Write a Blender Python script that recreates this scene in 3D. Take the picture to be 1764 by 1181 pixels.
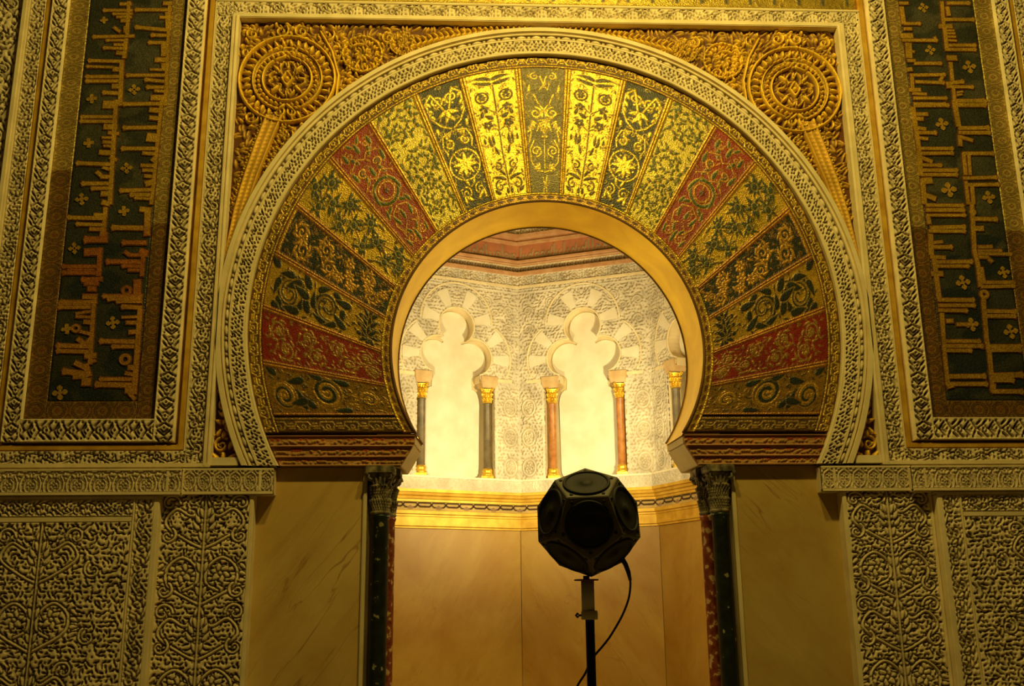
import bpy, bmesh, math, random
import numpy as np
from mathutils import Vector, Matrix
for _o in list(bpy.data.objects): bpy.data.objects.remove(_o)
SC = bpy.context.scene
COL = SC.collection
PI = math.pi
R_ = math.radians

# ---------------------------------------------------------------- camera
def make_camera():
    yaw, pit, rol = 0.048991, 0.256782, -0.010703
    f = Vector((math.sin(yaw)*math.cos(pit), math.cos(yaw)*math.cos(pit), math.sin(pit)))
    r0 = Vector((math.cos(yaw), -math.sin(yaw), 0)); u0 = r0.cross(f)
    r = r0*math.cos(rol)+u0*math.sin(rol); u = u0*math.cos(rol)-r0*math.sin(rol)
    cd = bpy.data.cameras.new('camera'); cd.sensor_width = 36; cd.sensor_fit = 'HORIZONTAL'
    cd.lens = 1750/1764*36; cd.clip_start = .05; cd.clip_end = 60
    c = bpy.data.objects.new('camera', cd); COL.objects.link(c)
    m = Matrix((( r.x, u.x, -f.x, -0.6504), (r.y, u.y, -f.y, -7.5), (r.z, u.z, -f.z, 1.65), (0, 0, 0, 1)))
    c.matrix_world = m; SC.camera = c
make_camera()
# ---------------------------------------------------------------- world, lamps, exposure
W = bpy.data.worlds.new('world'); SC.world = W; W.use_nodes = True
W.node_tree.nodes['Background'].inputs[0].default_value = (1.0, .62, .15, 1)
W.node_tree.nodes['Background'].inputs[1].default_value = .02
SC.view_settings.view_transform = 'Standard'; SC.view_settings.look = 'None'
SC.view_settings.gamma = 1; SC.view_settings.exposure = 0.0; SC.view_settings.use_curve_mapping = False
def lamp(name, loc, power, color, size=.12):
    l = bpy.data.lights.new(name, 'POINT'); l.energy = power; l.color = color; l.shadow_soft_size = size
    o = bpy.data.objects.new(name, l); o.location = loc; COL.objects.link(o); return o
WARM = (1.0, .745, .165)
lamp('hall_lamp', (-.33, -3.4, 7.55), 425, WARM, .16)      # two lamps hanging in the dome bay before the arch
lamp('hall_lamp', (.95, -3.4, 7.55), 425, WARM, .16)
def spot(name, loc, to, power, color, cone=120, size=.08):
    l = bpy.data.lights.new(name, 'SPOT'); l.energy = power; l.color = color; l.spot_size = R_(cone); l.spot_blend = .9; l.shadow_soft_size = size
    o = bpy.data.objects.new(name, l); o.location = loc; o.rotation_euler = (Vector(to)-Vector(loc)).to_track_quat('-Z', 'Y').to_euler(); COL.objects.link(o)
# floodlights hidden behind the jambs of the niche, the right one stronger
spot('niche_floodlight', (1.40, 1.15, 2.93), (-.55, 4.0, 4.15), 470, (1, .82, .42), 96)
spot('niche_floodlight', (-1.26, 1.10, 2.93), (.55, 4.0, 4.15), 215, (1, .82, .42), 96)
lamp('niche_fill', (1.24, .82, 2.95), 46, (1, .77, .32), .04)  # added unseen fill light to brighten imposts, ledge and slabs
lamp('niche_fill', (-1.24, .84, 2.95), 42, (1, .77, .32), .04)  # matching added fill behind the left jamb
# ---------------------------------------------------------------- materials
def nt(name):
    m = bpy.data.materials.new(name); m.use_nodes = True
    return m, m.node_tree.nodes, m.node_tree.links, m.node_tree.nodes['Principled BSDF']
def setsp(b, v):
    for k in ('Specular IOR Level', 'Specular'):
        if k in b.inputs: b.inputs[k].default_value = v; break
def relief_mat(name, rough, metal=0., var=.25, bump=.15, bscale=90., tess=0., spec=.3):
    """surface whose pattern is in the mesh attribute 'col' (alpha = share of gilding); noise breaks it up"""
    m, N, L, b = nt(name)
    a = N.new('ShaderNodeAttribute'); a.attribute_name = 'col'
    tc = N.new('ShaderNodeTexCoord')
    n = N.new('ShaderNodeTexNoise'); n.inputs['Scale'].default_value = 5; n.inputs['Detail'].default_value = 5
    L.new(tc.outputs['Object'], n.inputs['Vector'])
    mr = N.new('ShaderNodeMapRange'); mr.inputs[1].default_value = .3; mr.inputs[2].default_value = .7
    mr.inputs[3].default_value = 1-var; mr.inputs[4].default_value = 1+var*.4
    L.new(n.outputs['Fac'], mr.inputs[0])
    mx = N.new('ShaderNodeVectorMath'); mx.operation = 'SCALE'
    L.new(a.outputs['Color'], mx.inputs[0]); L.new(mr.outputs[0], mx.inputs['Scale'])
    if tess:
        v0 = N.new('ShaderNodeTexVoronoi'); v0.inputs['Scale'].default_value = 105; L.new(tc.outputs['Object'], v0.inputs['Vector'])
        s0 = N.new('ShaderNodeSeparateColor'); L.new(v0.outputs['Color'], s0.inputs[0])
        m0 = N.new('ShaderNodeMapRange'); m0.inputs[3].default_value = .62; m0.inputs[4].default_value = 1.18; L.new(s0.outputs[1], m0.inputs[0])
        m1 = N.new('ShaderNodeVectorMath'); m1.operation = 'SCALE'; L.new(mx.outputs[0], m1.inputs[0]); L.new(m0.outputs[0], m1.inputs['Scale'])
        L.new(m1.outputs[0], b.inputs['Base Color'])
    else: L.new(mx.outputs[0], b.inputs['Base Color'])
    ml = N.new('ShaderNodeMath'); ml.operation = 'MULTIPLY'; ml.inputs[1].default_value = metal
    L.new(a.outputs['Alpha'], ml.inputs[0]); L.new(ml.outputs[0], b.inputs['Metallic'])
    b.inputs['Roughness'].default_value = rough; setsp(b, spec)
    nb = N.new('ShaderNodeTexNoise'); nb.inputs['Scale'].default_value = bscale; nb.inputs['Detail'].default_value = 3
    L.new(tc.outputs['Object'], nb.inputs['Vector'])
    bp = N.new('ShaderNodeBump'); bp.inputs['Strength'].default_value = bump; bp.inputs['Distance'].default_value = .01
    L.new(nb.outputs['Fac'], bp.inputs['Height'])
    if tess:
        v = N.new('ShaderNodeTexVoronoi'); v.inputs['Scale'].default_value = 105
        L.new(tc.outputs['Object'], v.inputs['Vector'])
        b2 = N.new('ShaderNodeBump'); b2.inputs['Strength'].default_value = tess; b2.inputs['Distance'].default_value = .004
        sx = N.new('ShaderNodeSeparateColor'); L.new(v.outputs['Color'], sx.inputs[0])
        ad = N.new('ShaderNodeMath'); ad.operation = 'ADD'; L.new(sx.outputs[0], ad.inputs[0]); L.new(v.outputs['Distance'], ad.inputs[1])
        L.new(ad.outputs[0], b2.inputs['Height']); L.new(bp.outputs[0], b2.inputs['Normal']); L.new(b2.outputs[0], b.inputs['Normal'])
    else: L.new(bp.outputs[0], b.inputs['Normal'])
    return m
def plain_mat(name, c1, c2, rough=.6, metal=0., scale=4., bump=.08, dist=0., spec=.4, stretch=None, detail=6):
    m, N, L, b = nt(name)
    tc = N.new('ShaderNodeTexCoord'); src = tc.outputs['Object']
    if stretch:
        mp = N.new('ShaderNodeMapping'); mp.inputs['Rotation'].default_value = stretch[0]; mp.inputs['Scale'].default_value = stretch[1]
        L.new(src, mp.inputs[0]); src = mp.outputs[0]
    n = N.new('ShaderNodeTexNoise'); n.inputs['Scale'].default_value = scale; n.inputs['Detail'].default_value = detail
    n.inputs['Distortion'].default_value = dist; L.new(src, n.inputs['Vector'])
    r = N.new('ShaderNodeValToRGB'); r.color_ramp.elements[0].position = .36; r.color_ramp.elements[1].position = .66
    r.color_ramp.elements[0].color = (*c1, 1); r.color_ramp.elements[1].color = (*c2, 1)
    L.new(n.outputs['Fac'], r.inputs[0]); L.new(r.outputs[0], b.inputs['Base Color'])
    b.inputs['Roughness'].default_value = rough; b.inputs['Metallic'].default_value = metal; setsp(b, spec)
    if bump:
        bp = N.new('ShaderNodeBump'); bp.inputs['Strength'].default_value = bump; bp.inputs['Distance'].default_value = .02
        L.new(n.outputs['Fac'], bp.inputs['Height']); L.new(bp.outputs[0], b.inputs['Normal'])
    return m
def marble_mat(name, base, dark, vein, rot, amount=.75):
    """cloudy marble with soft slanting streaks and a few thin veins"""
    m, N, L, b = nt(name)
    tc = N.new('ShaderNodeTexCoord')
    def noise(scale, sq, detail, dist, rough=.6):
        mp = N.new('ShaderNodeMapping'); mp.inputs['Rotation'].default_value = (0, rot, 0)
        m2 = N.new('ShaderNodeMapping'); m2.inputs['Scale'].default_value = (1, 1, sq)
        L.new(tc.outputs['Object'], mp.inputs[0]); L.new(mp.outputs[0], m2.inputs[0])
        n = N.new('ShaderNodeTexNoise'); n.inputs['Scale'].default_value = scale; n.inputs['Detail'].default_value = detail
        n.inputs['Roughness'].default_value = rough; n.inputs['Distortion'].default_value = dist; L.new(m2.outputs[0], n.inputs['Vector']); return n.outputs['Fac']
    def ramp(src, stops):
        r = N.new('ShaderNodeValToRGB'); e = r.color_ramp.elements
        e[0].position, e[0].color = stops[0][0], (*stops[0][1], 1); e[1].position, e[1].color = stops[-1][0], (*stops[-1][1], 1)
        for p, c in stops[1:-1]: k = e.new(p); k.color = (*c, 1)
        L.new(src, r.inputs[0]); return r.outputs[0]
    cloud = ramp(noise(1.6, .6, 7, .4), ((.32, dark), (.66, base)))
    streak = ramp(noise(9, .10, 6, .25, .7), ((.30, (1, 1, 1)), (.47, (0, 0, 0))))
    fine = ramp(noise(5, .16, 3, .5), ((.485, (0, 0, 0)), (.50, (.8, .8, .8)), (.515, (0, 0, 0))))
    patch = ramp(noise(1.1, .8, 2, .2), ((.50, (0, 0, 0)), (.68, (1, 1, 1))))
    def mul(a, k):
        q = N.new('ShaderNodeMath'); q.operation = 'MULTIPLY'; L.new(a, q.inputs[0])
        if isinstance(k, float): q.inputs[1].default_value = k
        else: L.new(k, q.inputs[1])
        return q.outputs[0]
    def mix(f, a, c):
        x = N.new('ShaderNodeMix'); x.data_type = 'RGBA'; L.new(f, x.inputs[0]); L.new(a, x.inputs[6]); x.inputs[7].default_value = (*c, 1); return x.outputs[2]
    c = mix(mul(streak, amount*.55), cloud, tuple(.6*p+.4*q for p, q in zip(dark, vein))); c = mix(mul(fine, patch), c, vein)
    L.new(c, b.inputs['Base Color']); b.inputs['Roughness'].default_value = .45; setsp(b, .3)
    return m
def speck_mat(name, c0, c1, spots, scale=26, thr=.63):
    m, N, L, b = nt(name)
    tc = N.new('ShaderNodeTexCoord')
    n = N.new('ShaderNodeTexNoise'); n.inputs['Scale'].default_value = scale; n.inputs['Detail'].default_value = 2
    L.new(tc.outputs['Object'], n.inputs['Vector'])
    r = N.new('ShaderNodeValToRGB'); e = r.color_ramp.elements
    e[0].position = .35; e[0].color = (*c0, 1); e[1].position = thr; e[1].color = (*c1, 1)
    k = e.new(thr+.03); k.color = (*spots, 1)
    L.new(n.outputs['Fac'], r.inputs[0]); L.new(r.outputs[0], b.inputs['Base Color'])
    b.inputs['Roughness'].default_value = .35; setsp(b, .3)
    return m
M = {}
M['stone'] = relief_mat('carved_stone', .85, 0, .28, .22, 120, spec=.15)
M['mosaic'] = relief_mat('glass_mosaic', .35, .66, .28, .10, 60, tess=.55, spec=.4)
M['gilt'] = relief_mat('gilded_stucco', .55, .40, .25, .18, 90)
M['paint'] = relief_mat('painted_stucco', .8, 0, .3, .2, 90, spec=.15)
M['plaster'] = plain_mat('pale_stone', (.66, .55, .32), (.80, .67, .42), .85, scale=6, spec=.15)
M['goldstrip'] = plain_mat('old_gold_leaf', (.62, .33, .035), (.88, .55, .07), .5, .45, scale=7, bump=.15)
M['soffit'] = plain_mat('gold_leaf_soffit', (.72, .47, .012), (.88, .62, .016), .38, .75, scale=3.5, bump=.05, dist=.5)
M['brownedge'] = plain_mat('dark_brown_edge', (.10, .045, .012), (.17, .08, .02), .7)
M['cream'] = plain_mat('cream_stone', (.55, .44, .22), (.66, .56, .32), .75, scale=3)
M['greencol'] = speck_mat('dark_green_breccia', (.006, .010, .009), (.016, .022, .018), (.32, .30, .16), 15, .655)
M['redcol'] = speck_mat('red_veined_marble', (.12, .022, .008), (.24, .06, .018), (.50, .34, .16), 20, .57)
M['capstone'] = plain_mat('weathered_capital_stone', (.045, .035, .018), (.30, .25, .14), .8, scale=16, bump=.3)
M['capgold'] = plain_mat('gilded_capital', (.60, .36, .03), (.88, .62, .07), .35, .6, scale=22, bump=.2)
M['slabL'] = marble_mat('amber_marble', (.60, .43, .15), (.43, .26, .06), (.26, .13, .03), -.62)
M['slabR'] = marble_mat('amber_grey_marble', (.52, .38, .13), (.38, .23, .05), (.22, .10, .025), .8, .4)
M['slabN'] = marble_mat('honey_marble', (.44, .29, .065), (.33, .175, .025), (.28, .12, .025), -.6)
M['slabM'] = marble_mat('honey_marble_mirrored', (.44, .29, .065), (.33, .175, .025), (.28, .12, .025), .6)
M['white'] = plain_mat('white_marble', (.68, .61, .44), (.78, .72, .56), .5, scale=5, bump=.03)
M['shaftdark'] = plain_mat('dark_grey_marble', (.10, .075, .035), (.17, .13, .065), .4, scale=12, bump=0)
M['shaftred'] = plain_mat('red_marble', (.30, .11, .02), (.46, .20, .05), .4, scale=14, bump=0)
M['redslab'] = plain_mat('red_impost_marble', (.46, .23, .10), (.56, .33, .16), .6, scale=12)
M['ledgegold'] = plain_mat('dull_ledge_gold', (.50, .29, .025), (.66, .42, .05), .5, .35, scale=8, bump=.12)
M['impost'] = plain_mat('tan_impost_stone', (.48, .31, .13), (.58, .42, .21), .7, scale=10)
M['spk'] = plain_mat('dark_speaker_cabinet', (.105, .088, .060), (.125, .105, .070), .6, scale=30, bump=.02)
M['cone'] = plain_mat('black_speaker_cone', (.006, .006, .006), (.012, .011, .010), .7, scale=30, bump=0)
M['rubber'] = plain_mat('black_rubber', (.008, .008, .008), (.014, .013, .012), .6, scale=20, bump=0)
M['blackmetal'] = plain_mat('black_metal', (.010, .010, .010), (.016, .015, .014), .45, .3, scale=20, bump=0)
M['sleeve'] = plain_mat('grey_beige_sleeve', (.46, .42, .32), (.52, .47, .36), .6, scale=9, bump=0)
M['redplate'] = plain_mat('dark_red_plate', (.16, .03, .02), (.22, .05, .03), .5, scale=9, bump=0)
M['floor'] = plain_mat('worn_marble_floor', (.22, .17, .10), (.34, .27, .17), .5, scale=2)
M['core'] = plain_mat('wall_masonry', (.16, .11, .06), (.24, .17, .09), .9, scale=3)

# ---------------------------------------------------------------- objects
def tag(o, label=None, cat=None, group=None, kind=None):
    if label: o['label'] = label
    if cat: o['category'] = cat
    if group: o['group'] = group
    if kind: o['kind'] = kind
    return o
def thing(name, label, cat, loc=(0, 0, 0), group=None):
    o = bpy.data.objects.new(name, None); o.empty_display_size = .1; COL.objects.link(o); o.location = loc
    return tag(o, label, cat, group)
def link(name, me, mat, parent=None, label=None):
    o = bpy.data.objects.new(name, me); COL.objects.link(o)
    if mat is not None: me.materials.append(mat)
    if parent is not None:
        o.parent = parent
        p, off = parent, Vector((0, 0, 0))
        while p is not None: off += p.location; p = p.parent
        o.location = -off
    if label: o['label'] = label
    return o
def pymesh(name, V, F, smooth=False):
    me = bpy.data.meshes.new(name); me.from_pydata([tuple(v) for v in V], [], F)
    if smooth: me.polygons.foreach_set('use_smooth', [True]*len(me.polygons))
    me.update(); return me
class MB:
    """collects simple solids into one mesh"""
    def __init__(s): s.V = []; s.F = []; s.sm = []
    def add(s, V, F, smooth=False):
        n = len(s.V); s.V += [tuple(v) for v in V]; s.F += [tuple(i+n for i in f) for f in F]; s.sm += [smooth]*len(F)
    def box(s, x0, x1, y0, y1, z0, z1, T=None):
        V = [(x, y, z) for z in (z0, z1) for y in (y0, y1) for x in (x0, x1)]
        if T: V = [T(*v) for v in V]
        s.add(V, [(0, 2, 3, 1), (4, 5, 7, 6), (0, 1, 5, 4), (2, 6, 7, 3), (0, 4, 6, 2), (1, 3, 7, 5)])
    def prism(s, poly, a, b, T):
        """poly: 2-D outline; T(p, q, d) -> point"""
        n = len(poly)
        V = [T(p, q, a) for p, q in poly]+[T(p, q, b) for p, q in poly]
        s.add(V, [tuple(range(n)), tuple(range(2*n-1, n-1, -1))]+[(i, i+n, (i+1) % n+n, (i+1) % n) for i in range(n)])
    def lathe(s, prof, c, n=24, T=None, smooth=True):
        V = []
        for r, z in prof:
            for i in range(n):
                a = 2*PI*i/n; V.append((c[0]+r*math.cos(a), c[1]+r*math.sin(a), c[2]+z))
        F = [(j*n+i, j*n+(i+1) % n, (j+1)*n+(i+1) % n, (j+1)*n+i) for j in range(len(prof)-1) for i in range(n)]
        F += [tuple(range(n-1, -1, -1)), tuple(range((len(prof)-1)*n, len(prof)*n))]
        if T: V = [T(v) for v in V]
        s.add(V, F, smooth)
    def tube(s, pts, r, n=8, closed=False):
        pts = [Vector(p) for p in pts]; k = len(pts); V = []
        for i, p in enumerate(pts):
            t = (pts[(i+1) % k] if closed or i < k-1 else p)-(pts[i-1] if closed or i > 0 else p)
            t.normalize(); u = t.orthogonal() if abs(t.y) > .95 else t.cross(Vector((0, 1, 0))); u.normalize(); w = t.cross(u)
            rr = r[i] if isinstance(r, (list, tuple)) else r
            for j in range(n):
                a = 2*PI*j/n; V.append(p+(u*math.cos(a)+w*math.sin(a))*rr)
        m = k if closed else k-1
        F = [(i*n+j, i*n+(j+1) % n, ((i+1) % k)*n+(j+1) % n, ((i+1) % k)*n+j) for i in range(m) for j in range(n)]
        if not closed: F += [tuple(range(n-1, -1, -1)), tuple(range((k-1)*n, k*n))]
        s.add(V, F, True)
    def build(s, name, mat, parent=None, label=None, bevel=0):
        me = bpy.data.meshes.new(name); me.from_pydata(s.V, [], s.F)
        me.polygons.foreach_set('use_smooth', s.sm)
        bm = bmesh.new(); bm.from_mesh(me); bmesh.ops.recalc_face_normals(bm, faces=bm.faces[:])
        if bevel: bmesh.ops.bevel(bm, geom=bm.edges[:], offset=bevel, segments=2, affect='EDGES', clamp_overlap=True)
        bm.to_mesh(me); bm.free(); me.update()
        return link(name, me, mat, parent, label)
def grid(name, P, col, mat, parent=None, keep=None, smooth=True, wrap=False, label=None, flip=False):
    """P: (ny, nx, 3) points, col: (ny, nx, 4) or None, keep: (ny-1, nx-1) faces"""
    ny, nx = P.shape[:2]
    idx = np.arange(ny*nx).reshape(ny, nx)
    if wrap: idx = np.concatenate([idx, idx[:, :1]], 1)
    q = np.stack([idx[:-1, :-1], idx[:-1, 1:], idx[1:, 1:], idx[1:, :-1]], -1)
    if flip: q = q[..., ::-1]
    q = (q[keep] if keep is not None else q.reshape(-1, 4)).astype(np.int32)
    V = P.reshape(-1, 3); C = None if col is None else col.reshape(-1, 4)
    if keep is not None:
        u, inv = np.unique(q, return_inverse=True); q = inv.reshape(-1, 4).astype(np.int32); V = V[u]; C = None if C is None else C[u]
    me = bpy.data.meshes.new(name)
    me.vertices.add(len(V)); me.vertices.foreach_set('co', V.astype(np.float32).ravel())
    me.loops.add(q.size); me.loops.foreach_set('vertex_index', q.ravel())
    me.polygons.add(len(q)); me.polygons.foreach_set('loop_start', np.arange(0, q.size, 4, dtype=np.int32))
    me.polygons.foreach_set('use_smooth', np.full(len(q), smooth))
    me.update(calc_edges=True)
    if C is not None:
        a = me.attributes.new('col', 'FLOAT_COLOR', 'POINT'); a.data.foreach_set('color', C.astype(np.float32).ravel())
    return link(name, me, mat, parent, label)

# ---------------------------------------------------------------- drawing ornament as height + colour
STONE = (.80, .67, .415, 0); RECESS_SHADE = (.13, .072, .022, 0)  # second tone: shade painted into the recesses of the carving
GOLD = (.84, .585, .075, 1); GOLD2 = (.72, .42, .045, .9); OCHRE = (.50, .27, .03, .5)
DARK = (.028, .030, .018, 0); RED = (.30, .030, .010, 0); GREEN = (.075, .105, .035, 0); OLIVE = (.17, .135, .042, .15)
BROWN = (.13, .055, .012, 0); BOLE = (.20, .075, .012, .1)
def sm(pts, n=5):
    P = [np.array(p, float) for p in pts]; o = []
    for i in range(len(P)-1):
        a, b, c, d = P[max(0, i-1)], P[i], P[i+1], P[min(len(P)-1, i+2)]
        for k in range(n):
            u = k/n; o.append(.5*((2*b)+(-a+c)*u+(2*a-5*b+4*c-d)*u*u+(-a+3*b-3*c+d)*u**3))
    return o+[P[-1]]
class Cv:
    def __init__(s, w, h, res, col=STONE, base=0., per=(0, 0)):
        s.nx = max(2, round(w/res)+1); s.ny = max(2, round(h/res)+1); s.w, s.h = w, h; s.per = per
        s.x = np.linspace(0, w, s.nx); s.y = np.linspace(0, h, s.ny); s.res = w/(s.nx-1)
        s.c = np.empty((s.ny, s.nx, 4)); s.c[:] = col; s.H = np.full((s.ny, s.nx), float(base))
    def put(s, bb, sdf, col=None, h=None, bev=.006, moat=0, mh=0., mcol=None):
        x0, x1, y0, y1 = bb; m = moat+s.res
        for dx in ((0, -s.w, s.w) if s.per[0] else (0,)):
            if x1+m+dx < 0 or x0-m+dx > s.w: continue
            for dy in ((0, -s.h, s.h) if s.per[1] else (0,)):
                if y1+m+dy < 0 or y0-m+dy > s.h: continue
                i0, i1 = np.searchsorted(s.x, (x0-m+dx, x1+m+dx)); j0, j1 = np.searchsorted(s.y, (y0-m+dy, y1+m+dy))
                if i1 <= i0 or j1 <= j0: continue
                X, Y = np.meshgrid(s.x[i0:i1]-dx, s.y[j0:j1]-dy)
                d = sdf(X, Y); aa = s.res
                Hs = s.H[j0:j1, i0:i1]; Cs = s.c[j0:j1, i0:i1]
                if moat:
                    a = np.clip(.5-(d-moat)/aa, 0, 1)
                    Hs += (mh-Hs)*a
                    if mcol is not None: Cs += (np.asarray(mcol)-Cs)*a[..., None]
                a = np.clip(.5-d/aa, 0, 1)
                if h is not None:
                    hh = h*(.45+.55*np.sqrt(np.clip(-d/bev, 0, 1))) if bev else h
                    Hs += (hh-Hs)*a
                if col is not None: Cs += (np.asarray(col)-Cs)*a[..., None]
    def leaf(s, x, y, ang, L, w, bend=0., **k):
        ca, sa = math.cos(ang), math.sin(ang)
        def f(X, Y):
            dx, dy = X-x, Y-y; a = dx*ca+dy*sa; b = -dx*sa+dy*ca; t = np.clip(a/L, 0, 1)
            ww = w*np.sin(PI*t**.7)**.8
            return np.maximum(np.abs(b-bend*L*t*t)-ww, np.maximum(-a, a-L)*.7)
        R = L*(1+abs(bend)); s.put((x-R, x+R, y-R, y+R), f, **k)
    def line(s, pts, w, w1=None, **k):
        pts = np.asarray(pts, float); n = len(pts)-1; w1 = w if w1 is None else w1
        mw = max(w, w1)
        def f(X, Y):
            D = np.full(X.shape, 9.)
            for i in range(n):
                (ax, ay), (bx, by) = pts[i], pts[i+1]; vx, vy = bx-ax, by-ay; q = vx*vx+vy*vy+1e-12
                t = np.clip(((X-ax)*vx+(Y-ay)*vy)/q, 0, 1)
                D = np.minimum(D, np.hypot(X-ax-t*vx, Y-ay-t*vy)-(w+(w1-w)*(i+t)/n))
            return D
        s.put((pts[:, 0].min()-mw, pts[:, 0].max()+mw, pts[:, 1].min()-mw, pts[:, 1].max()+mw), f, **k)
    def disc(s, x, y, r, **k): s.put((x-r, x+r, y-r, y+r), lambda X, Y: np.hypot(X-x, Y-y)-r, **k)
    def ring(s, x, y, r, w, sy=1., **k):
        R = (r+w)*max(1, sy); s.put((x-R, x+R, y-R, y+R), lambda X, Y: np.abs(np.hypot(X-x, (Y-y)/sy)-r)-w, **k)
    def rect(s, x0, x1, y0, y1, **k):
        cx, cy, hx, hy = (x0+x1)/2, (y0+y1)/2, (x1-x0)/2, (y1-y0)/2
        s.put((x0, x1, y0, y1), lambda X, Y: np.maximum(np.abs(X-cx)-hx, np.abs(Y-cy)-hy), **k)
    def poly(s, pts, **k):
        P = np.asarray(pts, float)
        def f(X, Y):
            D = np.full(X.shape, 9.); ins = np.zeros(X.shape, bool)
            for i in range(len(P)):
                (ax, ay), (bx, by) = P[i-1], P[i]; vx, vy = bx-ax, by-ay; q = vx*vx+vy*vy+1e-12
                t = np.clip(((X-ax)*vx+(Y-ay)*vy)/q, 0, 1); D = np.minimum(D, np.hypot(X-ax-t*vx, Y-ay-t*vy))
                c = (ay > Y) != (by > Y); ins ^= c & (X < (bx-ax)*(Y-ay)/(by-ay+1e-12)+ax)
            return np.where(ins, -D, D)
        s.put((P[:, 0].min(), P[:, 0].max(), P[:, 1].min(), P[:, 1].max()), f, **k)
    def spiral(s, x, y, r, turns=1.6, d=1, a0=0., w=.006, w1=None, n=26, **k):
        pts = [(x+r*(1-.86*t)*math.cos(a0+d*2*PI*turns*t), y+r*(1-.86*t)*math.sin(a0+d*2*PI*turns*t)) for t in np.linspace(0, 1, n)]
        s.line(pts, w, w*.6 if w1 is None else w1, **k); return pts
    def flower(s, x, y, r, n=8, a0=0., w=.32, eye=.2, **k):
        for i in range(n): s.leaf(x+r*.12*math.cos(a0+2*PI*i/n), y+r*.12*math.sin(a0+2*PI*i/n), a0+2*PI*i/n, r*.88, r*w, **k)
        if eye: s.disc(x, y, r*eye, **k)
    def fill(s, d, seed, ang=None, size=1.3, fat=.34, vee=0, **k):
        rn = random.Random(seed)
        ny, nx = max(1, round(s.h/d)), max(1, round(s.w/d))
        for j in range(ny):
            for i in range(nx):
                x = (i+.5+rn.uniform(-.3, .3)+.5*(j % 2))*s.w/nx; y = (j+.5+rn.uniform(-.3, .3))*s.h/ny
                a = rn.uniform(0, 2*PI) if ang is None else ang(x, y)+rn.uniform(-.5, .5)
                L = d*size*rn.uniform(.8, 1.15)
                if vee and rn.random() < vee:
                    for q in (-1, 1): s.leaf(x-L*.4*math.cos(a), y-L*.4*math.sin(a), a+q*.5, L*.95, d*fat*.8, -q*.35, **k)
                    continue
                s.leaf(x-L/2*math.cos(a), y-L/2*math.sin(a), a, L, d*fat, rn.uniform(-.25, .25), **k)
    def mirror(s):
        s.c = np.concatenate([s.c, s.c[:, -2::-1]], 1); s.H = np.concatenate([s.H, s.H[:, -2::-1]], 1)
        s.nx = s.c.shape[1]; s.w *= 2; s.x = np.linspace(0, s.w, s.nx); return s
    def tiled(s, nx=1, ny=1):
        o = object.__new__(Cv); o.per = (0, 0); o.res = s.res; o.w = s.w*nx; o.h = s.h*ny
        def t(A):
            if nx > 1: A = np.concatenate([A]+[A[:, 1:]]*(nx-1), 1)
            if ny > 1: A = np.concatenate([A]+[A[1:]]*(ny-1), 0)
            return A.copy()
        o.c, o.H = t(s.c), t(s.H); o.ny, o.nx = o.H.shape; o.x = np.linspace(0, o.w, o.nx); o.y = np.linspace(0, o.h, o.ny); return o
    def turned(s):
        o = object.__new__(Cv); o.per = (0, 0); o.res = s.res; o.w, o.h = s.h, s.w
        o.c, o.H = s.c.transpose(1, 0, 2).copy(), s.H.T.copy(); o.ny, o.nx = o.H.shape; o.x = np.linspace(0, o.w, o.nx); o.y = np.linspace(0, o.h, o.ny); return o
    def flipped(s):
        o = s.tiled(); o.c = o.c[:, ::-1].copy(); o.H = o.H[:, ::-1].copy(); return o
def relief(name, cv, fn, mat, parent=None, skirt=.05, label=None, flip=False, wrap=False, sd=None):
    """mesh from a canvas. fn(X, Y, H) -> x, y, z ; the rim turns back by skirt ; sd: signed field, kept where negative, edge snapped"""
    X, Y = np.meshgrid(cv.x, cv.y); H = cv.H; C = cv.c; keep = None
    if sd is not None:
        S = sd(X, Y); gy, gx = np.gradient(S, cv.y, cv.x); g = np.maximum(np.hypot(gx, gy), .3)
        near = np.abs(S) < .72*cv.res; st = np.where(near, -S/g**2, 0)
        X = X+st*gx; Y = Y+st*gy
        Sc = (S[:-1, :-1]+S[1:, :-1]+S[:-1, 1:]+S[1:, 1:])/4; keep = Sc < 0
    elif skirt and not wrap:
        X = np.pad(X, 1, mode='edge'); Y = np.pad(Y, 1, mode='edge'); C = np.pad(C, ((1, 1), (1, 1), (0, 0)), mode='edge')
        H = np.pad(H, 1, constant_values=-skirt)
    x, y, z = fn(X, Y, H)
    return grid(name, np.stack(np.broadcast_arrays(x, y, z), -1), C, mat, parent, keep, True, wrap, label, flip)
def flat(x0, y0, z0): return lambda X, Y, H: (x0+X, y0-H, z0+Y)
# ---------------------------------------------------------------- carved stone patterns
ST = dict(col=STONE, h=.022, bev=.0035, moat=.0066, mh=0., mcol=RECESS_SHADE)
HOLE = dict(col=RECESS_SHADE, h=-.012, bev=0)
FL = dict(col=STONE, bev=.0015, moat=.0060, mh=-.008, mcol=RECESS_SHADE)
def drill(c, d, seed, top, ang=None, ln=.95, fat=.19, curl=.5):
    """leaf shaped drill holes cut into a flush surface"""
    rn = random.Random(seed); ny, nx = max(1, round(c.h/d)), max(1, round(c.w/d))
    for j in range(ny):
        for i in range(nx):
            x = (i+.5+rn.uniform(-.25, .25)+.5*(j % 2))*c.w/nx; y = (j+.5+rn.uniform(-.25, .25))*c.h/ny
            a = (rn.uniform(0, 2*PI) if ang is None else ang(x, y)+rn.uniform(-.35, .35)); L = d*ln*rn.uniform(.7, 1.15)
            if rn.random() < .12: c.disc(x, y, d*.17, **HOLE)
            else: c.leaf(x-L/2*math.cos(a), y-L/2*math.sin(a), a, L, d*fat*rn.uniform(.8, 1.2), rn.uniform(-curl, curl), **HOLE)
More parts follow.
